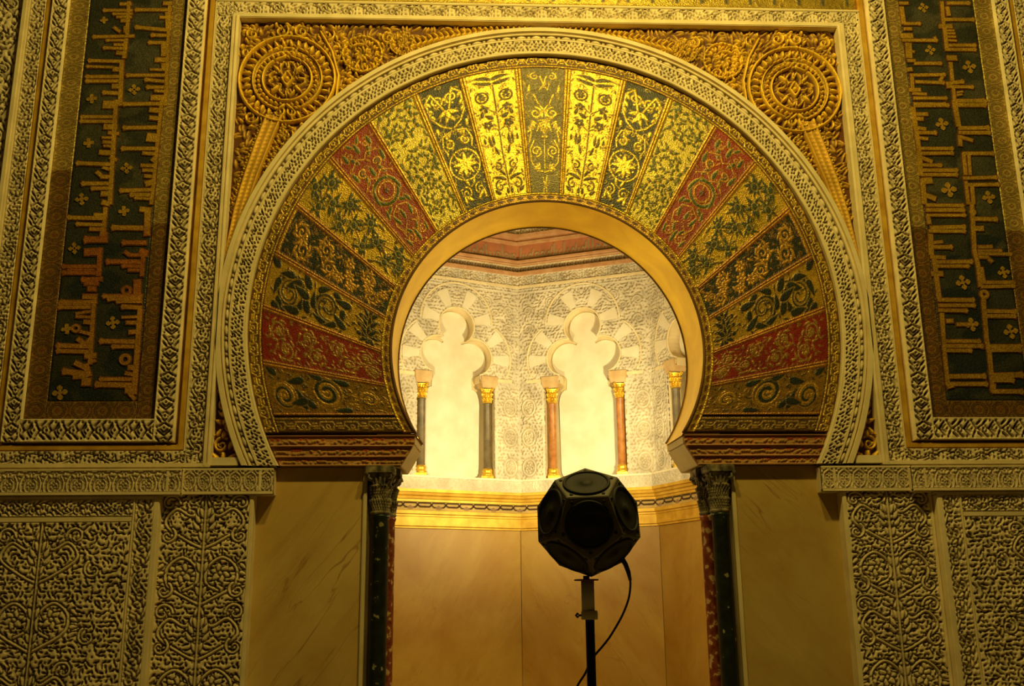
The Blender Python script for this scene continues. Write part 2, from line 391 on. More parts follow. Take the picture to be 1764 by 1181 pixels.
def scroll_band(w, L, res, seed, n=2, top=.022):
    """running vine with spirals and split leaves, period L along y"""
    c = Cv(w, L, res, STONE, top, per=(0, 1)); k = dict(FL, h=top); r_ = random.Random(seed); z = (w/.13)**.5
    drill(c, .034*z, seed, top, lambda x, y: 1.57+(.9 if x > w/2 else -.9)*(1 if (y*n/L) % 1 > .5 else -1))
    for i in range(n):
        y = (i+.5)*L/n; s = 1 if i % 2 else -1; cx = w*(.5-s*.10)
        c.line([(w*(.5+s*.43*math.sin(PI*t-PI/2)), y+L/n*(t-.5)*1.1) for t in np.linspace(0, 1, 14)], .0080*z, **k)
        c.spiral(cx, y, w*.29, 1.1, s, PI/2, .0090*z, **k)
        for q in range(3):
            a = s*(.5+q*1.0)+r_.uniform(-.2, .2); c.leaf(cx+w*.30*math.cos(a), y+w*.30*math.sin(a), a+s*.9, .050*z, .0125*z, .25*s, **k)
    for x in (0, w): c.line([(x, 0), (x, L)], .006, col=STONE, h=top, bev=0)
    return c
def x_band(w, L, res, top=.020):
    """chevrons, lozenges and drilled slits cut into a flush marble strip, period L"""
    c = Cv(w, L, res, STONE, top, per=(0, 1)); u = w/2
    P = lambda a, b: (u+a*w, b*L)
    for pts, r in (([P(-.25, .60), P(0, .73), P(.25, .60)], .0075), ([P(-.30, .43), P(0, .24), P(.30, .43)], .0080),
                   ([P(-.16, .47), P(0, .36), P(.16, .47)], .0055), ([P(-.38, .93), P(-.20, .77)], .0075), ([P(.38, .93), P(.20, .77)], .0075),
                   ([P(-.40, .18), P(-.22, .03)], .0075), ([P(.40, .18), P(.22, .03)], .0075),
                   ([P(-.10, .88), P(0, .80), P(.10, .88)], .006), ([P(-.13, .10), P(0, .17), P(.13, .10)], .006)):
        c.line(pts, r, **HOLE)
    for a, b, r in ((-.37, .56, .0095), (.37, .56, .0095), (0, .53, .008), (-.36, .31, .008), (.36, .31, .008), (0, .0, .009), (-.15, .965, .006), (.15, .965, .006)):
        c.disc(*P(a, b), r, **HOLE)
    c.rect(0, w, 0, L, col=None) if False else None
    for x in (.06*w, .94*w): c.line([(x, 0), (x, L)], .004, col=STONE, h=top*1.25, bev=.004)
    return c
def ring_band(w, L, res):
    """flush strip drilled with small leaf-shaped holes that hint at palmettes, period L along y"""
    c = Cv(w, L, res, STONE, .020, per=(0, 1)); r_ = random.Random(12); n = round(L/.036)
    for j in range(n):
        y = (j+.5)*L/n
        for q, x0 in enumerate((.17, .42, .66, .87)):
            yy = y+(.5 if q % 2 else 0)*L/n+r_.uniform(-.007, .007); x = w*(x0+r_.uniform(-.05, .05))
            a = (.9 if (j+q) % 2 else 2.2)+r_.uniform(-1.1, 1.1); l = r_.uniform(.016, .034)
            if r_.random() < .2: c.disc(x, yy, .0075, **HOLE)
            else: c.leaf(x-l/2*math.cos(a), yy-l/2*math.sin(a), a, l, r_.uniform(.0055, .0085), r_.uniform(-.5, .5), **HOLE)
    return c
def bead_reel(w, L, res):
    c = Cv(w, L, res, RECESS_SHADE, -.004, per=(0, 1))
    c.put((0, w, L*.2, L*.9), lambda X, Y: (np.hypot((X-w/2)/(w*.42), (Y-L*.58)/(L*.30))-1)*w*.42, col=STONE, h=.016, bev=.016)
    for b in (.12, .03): c.put((0, w, L*b-.01, L*b+.01), lambda X, Y, b=b: (np.hypot((X-w/2)/(w*.42), (Y-L*b)/(L*.035))-1)*.006, col=STONE, h=.012, bev=.006)
    return c
def arabesque(hw, L, res, seed, d=.031, kind=0):
    """half a carved dado panel, mirrored about its axis: drilled leafwork, a stem, looping ribbons"""
    top = .022; c = Cv(hw, L, res, STONE, top); k = dict(FL, h=top, moat=.0062)
    drill(c, d, seed, top, lambda x, y: 2.3*math.sin(x*17+1.3*seed)+2.1*math.cos(y*13), 1.12, .205)
    n = max(1, round(L/.40)); R = min(.115, hw*.40); x0 = hw
    for i in range(n):
        y = (i+.5)*L/n
        if (i+kind) % 2 == 0:
            c.line(sm([(x0, y-.20), (x0-.5*R, y-.17), (x0-1.9*R, y-.07), (x0-2.05*R, y+.05), (x0-1.2*R, y+.13), (x0-.35*R, y+.06), (x0-.3*R, y-.05), (x0-R, y-.10)]), .0095, **k)
            c.flower(x0-1.1*R, y+.02, R*.62, 6, .3, .30, .2, **k)
            for q in range(4): c.leaf(x0-2.2*R, y-.1+q*.06, 2.2+q*.4, .060, .015, .4, **k)
        else:
            c.line(sm([(x0, y-.19), (x0-R*.9, y-.14), (x0-R*2.3, y-.02), (x0-R*1.7, y+.09), (x0-R*.7, y+.04), (x0, y+.18)]), .0095, **k)
            c.spiral(x0-R*2.1, y+.13, R*.6, 1.1, 1, 0, .0095, **k)
            for q in range(3): c.leaf(x0-.03, y-.06+q*.05, 2.6-q*.25, .08, .016, -.4, **k)
        c.spiral(max(.055, x0-R*3.3), y-.10, min(.065, hw*.2), 1.1, -1, 1., .0095, **k)
        c.leaf(x0, y+.02, PI/2+.35, .09, .019, .1, **k); c.leaf(x0, y-.14, PI/2+.4, .08, .018, .1, **k)
    c.line([(x0, 0), (x0, L)], .007, **k)
    return c.mirror()
def lotus_band(w, h, res, kind):
    """repeating ovals / arches of the cornice strip, period w along x"""
    top = .014; c = Cv(w, h, res, STONE, top, per=(1, 0)); k = dict(FL, h=top, moat=.0050); u = w/2
    drill(c, .030, 5+kind, top, None, .9, .18)
    if kind == 0:
        c.ring(u, h*.50, w*.40, .0070, h*.40/(w*.40), **k)
        c.flower(u, h*.62, w*.26, 5, PI/2, .32, .25, **k); c.flower(u, h*.30, w*.20, 5, -PI/2, .32, 0, **k)
    else:
        c.ring(u, h*.32, w*.44, .0075, 1.15, **k); c.ring(u, h*.30, w*.27, .006, 1.1, **k)
        c.flower(u, h*.34, w*.18, 5, PI/2, .34, .25, **k); c.leaf(u, h*.62, PI/2, h*.28, .014, **k)
        for s in (-1, 1): c.leaf(u+s*.01, h*.66, PI/2-s*.9, .05, .012, **k)
    for y in (0, h): c.line([(0, y), (w, y)], .004, col=STONE, h=top, bev=0)
    return c
def knot_band(w, L, res, dark):
    """mosaic border of ringed lozenges and crossing ribbons, period L"""
    g, l, e = ((.24, .135, .028, .25), (.085, .035, .010, .1), (.16, .035, .012, 0)) if dark else ((.50, .37, .10, .45), (.17, .085, .018, .1), (.20, .06, .015, 0))
    c = Cv(w, L, res, g, .002, per=(0, 1)); u = w/2; k = dict(h=.004, bev=0)
    for r in (.40, .30): c.ring(u, L*.5, w*r, .0046, L*.36/(w*.40), col=l, **k)
    c.poly([(u-.17*w, L*.5), (u, L*.64), (u+.17*w, L*.5), (u, L*.36)], col=e, **k)
    c.poly([(u-.08*w, L*.5), (u, L*.56), (u+.08*w, L*.5), (u, L*.44)], col=g, **k)
    for s in (-1, 1):
        for q in (0, .12):
            c.line([(u+s*w*(.48-q), -L*.14), (u+s*w*(.12+q*.3), 0), (u+s*w*(.48-q), L*.14)], .0035, col=l, **k)
        c.line([(u+s*w*.5, L*.3), (u+s*w*.40, L*.5), (u+s*w*.5, L*.7)], .003, col=l, **k)
    c.line([(u-w*.12, 0), (u+w*.12, 0)], .004, col=e, **k)
    return c
def chain_band(w, L, res, a=(.68, .43, .05, .75), b=BROWN, m=DARK):
    """interlaced strap of the mosaic border (x across, inner side first), period L"""
    c = Cv(w, L, res, b, 0, per=(0, 1)); P = lambda x, y: (x*w, y*L); k = dict(col=a, h=.005, bev=0, moat=.0028, mcol=m)
    c.line([P(.12, 0), P(.12, 1)], .0045, col=a, h=.005, bev=0)
    for pts in ([P(.34, -.08), P(.34, .20), P(.62, .28), P(.62, .62), P(.34, .70), P(.34, .95)], [P(.86, -.2), P(.86, .12), P(.60, .20)], [P(.60, .70), P(.86, .78), P(.86, 1.2)],
                [P(.44, .36), P(.44, .54)], [P(.76, .34), P(.76, .56)]):
        c.line(pts, .0058, **k)
    c.ring(.66*w, .95*L, .014, .0042, **k)
    return c
# ---------------------------------------------------------------- the voussoir mosaics (x across, y outward)
def vous(kind, w, h, res, side):
    G = dict(h=.006, bev=.006)
    base = {0: OLIVE, 1: GOLD, 2: (.042, .040, .022, 0), 3: (.54, .42, .075, .65), 4: RED, 5: (.56, .36, .04, .7), 6: DARK, 7: (.52, .31, .035, .6), 8: (.25, .022, .010, 0), 9: (.28, .15, .022, .35)}[kind]
    c = Cv(w, h, res, base, .002); u = w/2; q = random.Random(kind*7+3)
    X = lambda n: u+n*u*.84
    def line(p, wd=.006, w1=None, col=GOLD, mo=.004, mc=base): c.line([(X(a), b*h) for a, b in p], wd, w1, col=col, moat=mo, mcol=mc, mh=.002, **G)
    def sp(n, t, r, turns=1.4, d=1, a0=0., wd=.008, col=GOLD, mo=.004, mc=base): return c.spiral(X(n), t*h, r*w, turns, d, a0, wd, None, 24, col=col, moat=mo, mcol=mc, mh=.002, **G)
    def lf(n, t, a, L, wd, col=GOLD, b=0., mo=.004, mc=base): c.leaf(X(n), t*h, a, L, wd, b, col=col, moat=mo, mcol=mc, mh=.002, **G)
    def dot(n, t, r, col=GOLD, mo=.004, mc=base): c.disc(X(n), t*h, r, col=col, moat=mo, mcol=mc, mh=.002, **G)
    def ring(n, t, r, wd, col=GOLD): c.ring(X(n), t*h, r, wd, col=col, **G)
    fc = {0: (.40, .30, .05, .5), 1: (.20, .14, .03, .2), 2: (.50, .36, .05, .7), 3: (.16, .15, .035, .1), 4: (.42, .20, .04, .4), 5: (.16, .10, .025, .2), 6: (.30, .15, .022, .4), 7: (.045, .040, .018, .0), 8: (.32, .17, .035, .4), 9: (.075, .050, .016, .1)}[kind]
    fd = {0: .085, 1: .052, 2: .060, 3: .062, 4: .062, 5: .095, 6: .046, 7: .062, 8: .046, 9: .050}[kind]
    for j in range(int(h/fd)):
        for i in range(max(1, int(w/fd))):
            x = (i+q.random())*w/max(1, int(w/fd)); y = (j+q.random())*fd; a = q.uniform(0, 6.28)
            if kind in (3, 5, 7, 8, 9) or q.random() < .5: c.leaf(x, y, a, fd*.85, fd*.13, q.uniform(-.6, .6), col=fc, **G)
            else: c.spiral(x, y, fd*.42, .9, q.choice((-1, 1)), a, .0034, .0028, 10, col=fc, **G)
    MO = .004
    if kind == 0:
        for s in (-1, 1):
            sp(s*.42, .93, .10, 1.2, -s, PI/2, .004); sp(s*.45, .63, .15, 1.4, s, PI/2, .008)
            for a in range(6): lf(s*.25, .555, PI/2+s*(-.5+a*.42)+PI*.5*s, .085, .012, GOLD, .3*s); lf(s*.72, .57-.012*a, -PI/2-s*(.9-a*.33), .06, .009)
            line([(0, .16), (s*.45, .17), (s*.86, .24), (s*.9, .34), (s*.62, .41)], .006); sp(s*.52, .325, .15, 1.5, -s, -PI/2, .0065)
            line([(s*.1, .60), (s*.04, .66), (s*.3, .71), (s*.5, .78)], .005); line([(s*.9, .40), (s*.75, .48), (s*.9, .52)], .005)
            for a in range(4): lf(s*.3, .185, PI/2-s*(.2+a*.45), .06, .009)
            line([(s*.12, .0), (s*.04, .07), (s*.14, .13)], .004); line([(s*.2, .82), (0, .86), (s*.15, .93)], .004); lf(s*.75, .80, 1.5, .07, .010)
            dot(s*.10, .44, .012); line([(s*.0, .47), (s*.18, .50), (0, .54)], .005)
        line([(0, .18), (0, .42)], .0035)
    elif kind == 1:
        D = (.115, .085, .020, .1); k = dict(col=D)
        line([(0, .06), (.05, .35), (0, .6), (-.03, .90)], .0055, **k)
        for s in (-1, 1):
            lf(0, .93, PI/2-s*.95, .13, .017, D, -.4*s); lf(0, .90, PI/2-s*1.5, .14, .016, D, .2*s); lf(s*.5, .80, PI/2-s*.5, .07, .014, D)
            ring(s*.55, .80, .045, .007, D); c.flower(X(s*.55), .80*h, .034, 6, 0, .3, 0, col=D, **G)
            line([(0, .66), (s*.35, .70), (s*.6, .72)], .005, **k); c.flower(X(s*.55), .705*h, .040, 5, .3, .34, 0, col=D, **G); lf(s*.2, .62, PI/2-s*1.0, .075, .018, D); lf(s*.75, .64, PI/2+s*.3, .07, .014, D)
            line([(0, .52), (s*.30, .55)], .005, **k); c.flower(X(s*.5), .575*h, .044, 5, .9, .36, 0, col=D, **G)
            line([(s*.15, .36), (s*.5, .40), (s*.52, .46)], .005, **k)
            for r in (-1, 1): lf(s*.5, .40, PI/2-r*.45, .105, .014, D, .35*r); lf(s*.85, .43, PI/2, .06, .010, D)
            lf(s*.25, .33, PI/2-s*.3, .09, .012, D); lf(s*.10, .16, PI/2-s*.55, .15, .013, D, -.2*s); lf(s*.10, .13, PI/2-s*1.0, .14, .014, D, -.3*s)
            sp(s*.55, .09, .13, 1.1, -s, PI/2, .008, D); sp(s*.45, .24, .10, 1.2, s, PI/2, .008, D); lf(s*.6, .03, PI/2-s*.9, .07, .016, D); lf(s*.12, .02, PI/2, .06, .014, D)
    elif kind == 2:
        for s in (-1, 1):
            sp(s*.40, .88, .15, 1.6, -s, -PI/2, .0085); line([(s*.15, .80), (s*.55, .95), (s*.93, .90), (s*.9, .76), (s*.55, .68), (s*.1, .64)], .007); 
            for t in (.79, .84, .90): lf(s*.88, t, -PI/2-s*.5, .05, .012)
            lf(0, .79, -PI/2+s*.9, .09, .020, GOLD, .2*s); lf(0, .75, -PI/2+s*.5, .08, .016)
            for a in range(4): lf(s*.15+s*.12*a, .615+.004*a, -PI/2+s*(.9-.22*a), .12, .010, GOLD, -.5*s)
            sp(s*.50, .52, .13, 1.3, s, PI/2, .009); line([(s*.1, .62), (s*.7, .60), (s*.9, .52), (s*.75, .46)], .006); lf(s*.85, .68, -PI/2, .06, .014)
            sp(s*.5, .12, .16, 1.4, s, PI/2, .0075); lf(s*.2, .05, PI/2-s*.9, .12, .016); lf(s*.75, .04, PI/2, .08, .014); lf(s*.15, .17, PI/2-s*.4, .07, .013)
        c.ring(u, .335*h, w*.40, .0065, 1., col=GOLD, **G); c.flower(u, .335*h, w*.33, 8, .2, .17, .12, col=GOLD, **G)
        for a in range(8): dot(.66*math.cos(a*PI/4+.6), .335+.66*u*.84*math.sin(a*PI/4+.6)/h, .009)
        lf(0, .72, PI/2, .08, .02); dot(0, .88, .014)
    elif kind == 3:
        D = (.115, .125, .030, .1); B = (.40, .17, .025, .5)
        for n, t, d in ((.12, .84, 1), (-.12, .52, -1), (.05, .22, 1)):
            t = t if side > 0 else t
            for r in (.42, .40): pass
            p = c.spiral(X(n), t*h, w*.45, 2.2, d, .6, .0046, .003, 44, col=B, moat=.003, mcol=base, mh=.002, **G)
            for i in range(1, 42):
                (ax, ay), (bx, by) = p[i], p[i+1]; a = math.atan2(by-ay, bx-ax); r = 1-.75*i/44
                c.leaf(ax, ay, a+d*(-.75 if i % 2 else .6), .040*r+.012, .0120*r+.003, -.3*d, col=D, **G)
        for i in range(26):
            y = q.random()*h; c.leaf(X(q.choice((-1, 1))*q.uniform(.8, 1)), y, q.uniform(0, 6.3), .05, .0115, col=D, **G)
    elif kind == 4:
        L = (.62, .38, .06, .6)
        def gl(n, t, a, ln, wd, b=0.): lf(n, t, a, ln, wd, GREEN, b, .004, L)
        c.ring(u, .50*h, w*.30, .012, col=GREEN, moat=.004, mcol=L, **G); c.ring(u, .50*h, w*.20, .005, col=L, **G); c.flower(u, .5*h, .03, 5, 0, .3, .2, col=(.12, .06, .03, 0), **G)
        for s in (-1, 1):
            gl(s*.75, .44, PI/2-s*.1, .17, .013, .4*s); gl(s*.6, .62, PI/2+s*.6, .12, .014, -.4*s); gl(s*.85, .70, PI/2-s*.1, .10, .014); gl(s*.3, .39, -PI/2+s*.8, .10, .013, .3*s)
            sp(s*.45, .73, .12, 1.4, s, -PI/2, .006, L); sp(s*.45, .73, .07, .9, s, -PI/2, .006, GREEN); gl(s*.3, .80, PI/2-s*.6, .11, .013, .3*s); sp(s*.5, .90, .12, 1.2, -s, PI/2, .005, L); gl(s*.7, .86, PI/2, .09, .013); gl(s*.15, .93, PI/2-s*.5, .07, .010)
            line([(0, .36), (s*.5, .33), (s*.8, .24), (s*.6, .16), (s*.2, .2)], .0045, None, L); sp(s*.5, .10, .15, 1.5, s, PI/2, .0055, L); gl(s*.45, .23, PI/2-s*.4, .10, .014, .2*s); gl(s*.75, .05, PI/2-s*.2, .09, .012); gl(s*.2, .12, PI/2-s*.5, .07, .012); gl(s*.85, .32, PI/2+s*.3, .08, .012)
            line([(0, .80), (s*.3, .84), (s*.8, .80)], .004, None, L); line([(0, .62), (s*.4, .66), (s*.9, .60)], .004, None, L)
        gl(0, .03, PI/2, .12, .016); gl(0, .24, PI/2, .09, .014); gl(0, .64, PI/2, .10, .015); gl(0, .86, PI/2, .10, .014)
    elif kind == 5:
        D = (.055, .065, .028, 0); S = (.15, .035, .012, 0)
        nodes = [(-.55, .10), (.45, .16), (-.1, .30), (.6, .38), (-.6, .42), (.1, .52), (-.5, .64), (.6, .62), (.05, .76), (-.55, .86), (.6, .84), (.05, .95), (.1, .04)]
        for i, (a, b) in enumerate(nodes):
            for (a2, b2) in nodes[i+1:]:
                if abs(b-b2) < .22 and abs(a-a2) > .3: line([(a, b), (a2, b2)], .0038, None, S)
        for a, b in nodes:
            n0 = q.uniform(0, 6)
            for i in range(10): lf(a, b, n0+i*.63, q.uniform(.06, .105), .0145, D, q.uniform(-.6, .6), 0)
            dot(a, b, .026, D); sp(a*.6+.25, b+.05, .065, 1.1, 1, n0, .005, D)
    elif kind == 6:
        O = (.60, .31, .04, .6); k = dict(mo=.003, mc=DARK)
        for n, t, r, d in ((-.35, .86, .17, 1), (.42, .80, .20, -1), (-.30, .62, .19, -1), (.40, .55, .17, 1), (-.5, .22, .14, 1), (.48, .14, .16, -1)):
            sp(n, t, r, 1.5, d, 1., .0095, O, **k)
            for a in range(7): lf(n+r*2*math.cos(a*.9)*.8, t+r*.33*math.sin(a*.9)*.8, a*.9+1.2*d, .062, .011, O, .4*d, **k)
        for n, t in ((-.5, .40), (.15, .37), (.62, .34), (.0, .20), (.55, .45), (-.15, .06)):
            c.flower(X(n), t*h, .052, 7, q.random()*3, .30, .26, col=O, moat=.003, mcol=DARK, **G)
        for i in range(20): lf(q.uniform(-.9, .9), q.random(), q.uniform(0, 6), .055, .010, O, .3, **k)
        c.line([(0, h*.985), (w, h*.985)], .012, col=O, **G)
    elif kind == 7:
        D = (.024, .027, .016, 0); Y = (.66, .42, .05, .8); f = -side
        for n, t, r, d in ((-.12*f, .80, .36, f), (.05*f, .47, .40, -f)):
            sp(n, t, r, 1.4, d, -PI/2, .026, D, 0)
            p = sp(n, t, r*.93, 1.45, d, -PI/2, .0035, (.15, .09, .02, 0))
            for a in range(6): lf(n+r*2.1*math.cos(1.1*a), t+r*.30*math.sin(1.1*a), 1.1*a+1.4*d, .115, .027, D, .5*d)
        for n, t, a in ((.5*f, .63, 2.2), (.65*f, .72, .7), (-.7*f, .62, 2.5), (.75*f, .92, 2.), (-.8*f, .94, -1.), (-.7*f, .30, 1.9), (.7*f, .28, 1.2), (.1*f, .63, 1.5), (-.75*f, .70, 1.2)): lf(n, t, a, .14, .032, D, .3)
        for n in (-.55, 0, .55):
            for a in range(7): lf(n, .10, -.2+a*.6, .11, .0185, D, .35*(a-3)/3)
            lf(n, .02, PI/2, .09, .012, D); dot(n, .19, .02, D)
    elif kind == 8:
        L = (.40, .25, .05, .45); k = dict(mo=.003, mc=(.16, .03, .012, 0))
        for n, t, r, d in ((-.4, .86, .19, 1), (.42, .80, .20, -1), (-.42, .62, .17, -1), (.38, .55, .17, 1), (-.35, .36, .16, 1), (.40, .28, .18, -1), (-.3, .13, .17, -1), (.45, .08, .13, 1)):
            sp(n, t, r, 1.5, d, .6, .0068, L, **k); c.flower(X(n), t*h, .030, 6, 0, .3, .2, col=L, **G)
            for a in range(6): lf(n+r*2.3*math.cos(a*1.05), t+r*.36*math.sin(a*1.05), a*1.05+d*1.3, .055, .009, L, .4*d)
        for i in range(34):
            t = q.random()**1.5; lf(q.uniform(-.95, .95), t, q.uniform(0, 6), .048, .009, L, .3)
    elif kind == 9:
        D = (.024, .032, .022, 0); L = (.50, .28, .035, .55); f = side
        for i in range(40): lf(q.uniform(-.95, .95), q.random()*.92, q.uniform(0, 6), .05, .007, L, .3)
        for n, t, r, d in ((.22*f, .86, .27, f), (-.12*f, .50, .34, -f), (.1*f, .16, .22, f)):
            dot(n, t, r*w*1.08, (.36, .20, .03, .45)); dot(n, t, r*w*.90, D); sp(n, t, r, 1.7, d, PI/2, .0105, L); lf(n+.1, t, 2., .06, .014, L); dot(n, t+.01, .014, L)
        for n, t, a in ((.75*f, .62, 2.), (.85*f, .70, 2.6), (-.75*f, .68, 1.), (-.8*f, .30, 1.4), (.8*f, .33, 1.2), (-.75*f, .90, 2.), (.3*f, .68, 1.), (-.88*f, .52, 1.6)): lf(n, t, a, .13, .026, D, .3)
    # edging: gold fillet with a thin red line
    for s in (0, 1):
        e = .009 if s == 0 else w-.009
        c.line([(e, 0), (e, h)], .009 if kind < 4 else .0075, col=(.74, .47, .055, .9) if kind < 4 else (.52, .24, .035, .5), h=.008, bev=.006)
        c.line([(e+(.012 if s == 0 else -.012), 0), (e+(.012 if s == 0 else -.012), h)], .0028, col=(.16, .03, .01, 0), h=.004, bev=0)
    return c
# ================================================================ SETTING
def D(x, z, y):                      # a point measured in the facade plane, moved to depth y
    k = (7.5+y)/7.5; return (-.65+(x+.65)*k, 1.65+(z-1.65)*k)
def structure(o): o['kind'] = 'structure'; return o
def build_setting():
    b = MB(); b.box(-8, 8, -10, 6, -.1, 0); structure(b.build('floor', M['floor']))
    # wall with the horseshoe opening
    hole = [(-1.31, 0), (-1.31, 2.69), (-1.31, 2.931)]
    a0 = math.acos((2.93-3.597)/1.235)
    hole += [(1.235*math.sin(a), 3.597+1.235*math.cos(a)) for a in np.linspace(-a0, a0, 49)]
    hole += [(1.31, 2.931), (1.31, 2.69), (1.31, 0)]
    n = len(hole); out = []
    for i, (x, z) in enumerate(hole):
        if i < 3: out.append((-4.8, z))
        elif i >= n-3: out.append((4.8, z))
        else:
            t = (i-3)/(n-7); a = t*(9.6+2*5.0)
            out.append((-4.8, 2.9+a) if a < 5 else ((-4.8+a-5, 7.9) if a < 14.6 else (4.8, 7.9-(a-14.6))))
    V = []; F = []
    for y in (.14, .56): V += [(x, y, z) for x, z in hole]+[(x, y, z) for x, z in out]
    for i in range(n-1):
        F += [(i, i+1, n+i+1, n+i), (2*n+i, 3*n+i, 3*n+i+1, 2*n+i+1), (i, 2*n+i, 2*n+i+1, i+1), (n+i, n+i+1, 3*n+i+1, 3*n+i)]
    m = MB(); m.add(V, F); structure(m.build('wall_facade', M['core']))
    # niche shell
    m = MB()
    for k in range(6):
        A, B = OV(k, -.17), OV(k+1, -.17); A2, B2 = OV(k, -.25), OV(k+1, -.25)
        m.add([(*A, 0), (*B, 0), (*B2, 0), (*A2, 0), (*A, 6.6), (*B, 6.6), (*B2, 6.6), (*A2, 6.6)],
              [(0, 1, 2, 3), (7, 6, 5, 4), (0, 4, 5, 1), (2, 6, 7, 3), (1, 5, 6, 2), (0, 3, 7, 4)])
    for s in (-1, 1): m.box(min(s*1.40, s*1.9), max(s*1.40, s*1.9), .50, .74, 0, 6.6)
    structure(m.build('wall_niche', M['plaster']))
    m = MB(); ring = [(*OV(k, -.2), 6.35) for k in range(7)]; m.add(ring+[(0, 1.8, 7.1)]+[(0, .56, 6.35)], [(k, k+1, 7) for k in range(6)]+[(6, 8, 7), (8, 0, 7)])
    structure(m.build('ceiling_niche', M['plaster']))
OA = (225, 180, 135, 90, 45, 0, -45)
def OV(k, n):
    r = (1.931-n)/math.cos(R_(22.5)); a = R_(OA[k]); return (r*math.cos(a), 2.13+r*math.sin(a))
def FACE(k):
    """point on niche face k: u along it, n towards the room, z up"""
    A, B = Vector(OV(k, 0)), Vector(OV(k+1, 0)); d = (B-A).normalized(); nv = Vector((d.y, -d.x))
    if nv.dot(Vector((0, 2.13))-A) < 0: nv = -nv
    return lambda u, n, z: (A.x+d.x*u+nv.x*n, A.y+d.y*u+nv.y*n, z)
FW = 1.5996
build_setting()

# ================================================================ THE GREAT ARCH
ANG = [4.1, 13.4, 21.6, 30.4, 39.5, 49.5, 58.7, 68.8, 79.3, 90.0]
def ray(a, cz, R):                    # distance from (0, 3.07) along angle a to a circle about (0, cz)
    dz = 3.07-cz; bq = np.cos(a)*dz; return -bq+np.sqrt(bq*bq-(dz*dz-R*R))
VN = {1: ('gold mosaic voussoir with a dark tulip plant', 'right'), 2: ('black mosaic voussoir with gold ram-horn scrolls and a rosette ring',), 3: ('pale gold mosaic voussoir with small green leaves on spirals',),
      4: ('red mosaic voussoir with green leaves and a roundel',), 5: ('yellow mosaic voussoir with dark green branching palm clumps',), 6: ('black mosaic voussoir crowded with orange gold scrolls and flowers',),
      7: ('gold mosaic voussoir with two big black spirals',), 8: ('dark red mosaic voussoir with fine olive gold scrolls',), 9: ('brown gold mosaic voussoir with dark filled spirals at the springing',)}
def voussoir(k, side):
    a0, a1 = (-ANG[0], ANG[0]) if k == 0 else (ANG[k-1], ANG[k])
    a0, a1 = R_(a0), R_(a1); am = (a0+a1)/2
    h = float(ray(am, 3.80, 2.19)-ray(am, 3.597, 1.281)); w = (a1-a0)*float(ray(am, 3.80, 2.19)+ray(am, 3.597, 1.281))/2
    cv = vous(k, w, h, .0056, 1)
    def fn(X, Y, H):
        a = a0+(a1-a0)*X/w; ri, ro = ray(a, 3.597, 1.281), ray(a, 3.80, 2.19); r = ri+(ro-ri)*Y/h
        return side*r*np.sin(a), .045-H, 3.07+r*np.cos(a)
    o = relief('voussoir_mosaic', cv, fn, M['mosaic'], skirt=.09, flip=side < 0)
    if k == 0: lab = 'olive mosaic voussoir with gold palmette spirals at the crown of the arch'
    else: lab = VN[k][0]+(' left' if side < 0 else ' right')+' of the arch crown'
    tag(o, lab, 'mosaic panel', 'mosaic voussoirs of the great arch')
voussoir(0, 1)
for k_ in range(1, 10):
    for s_ in (-1, 1): voussoir(k_, s_)

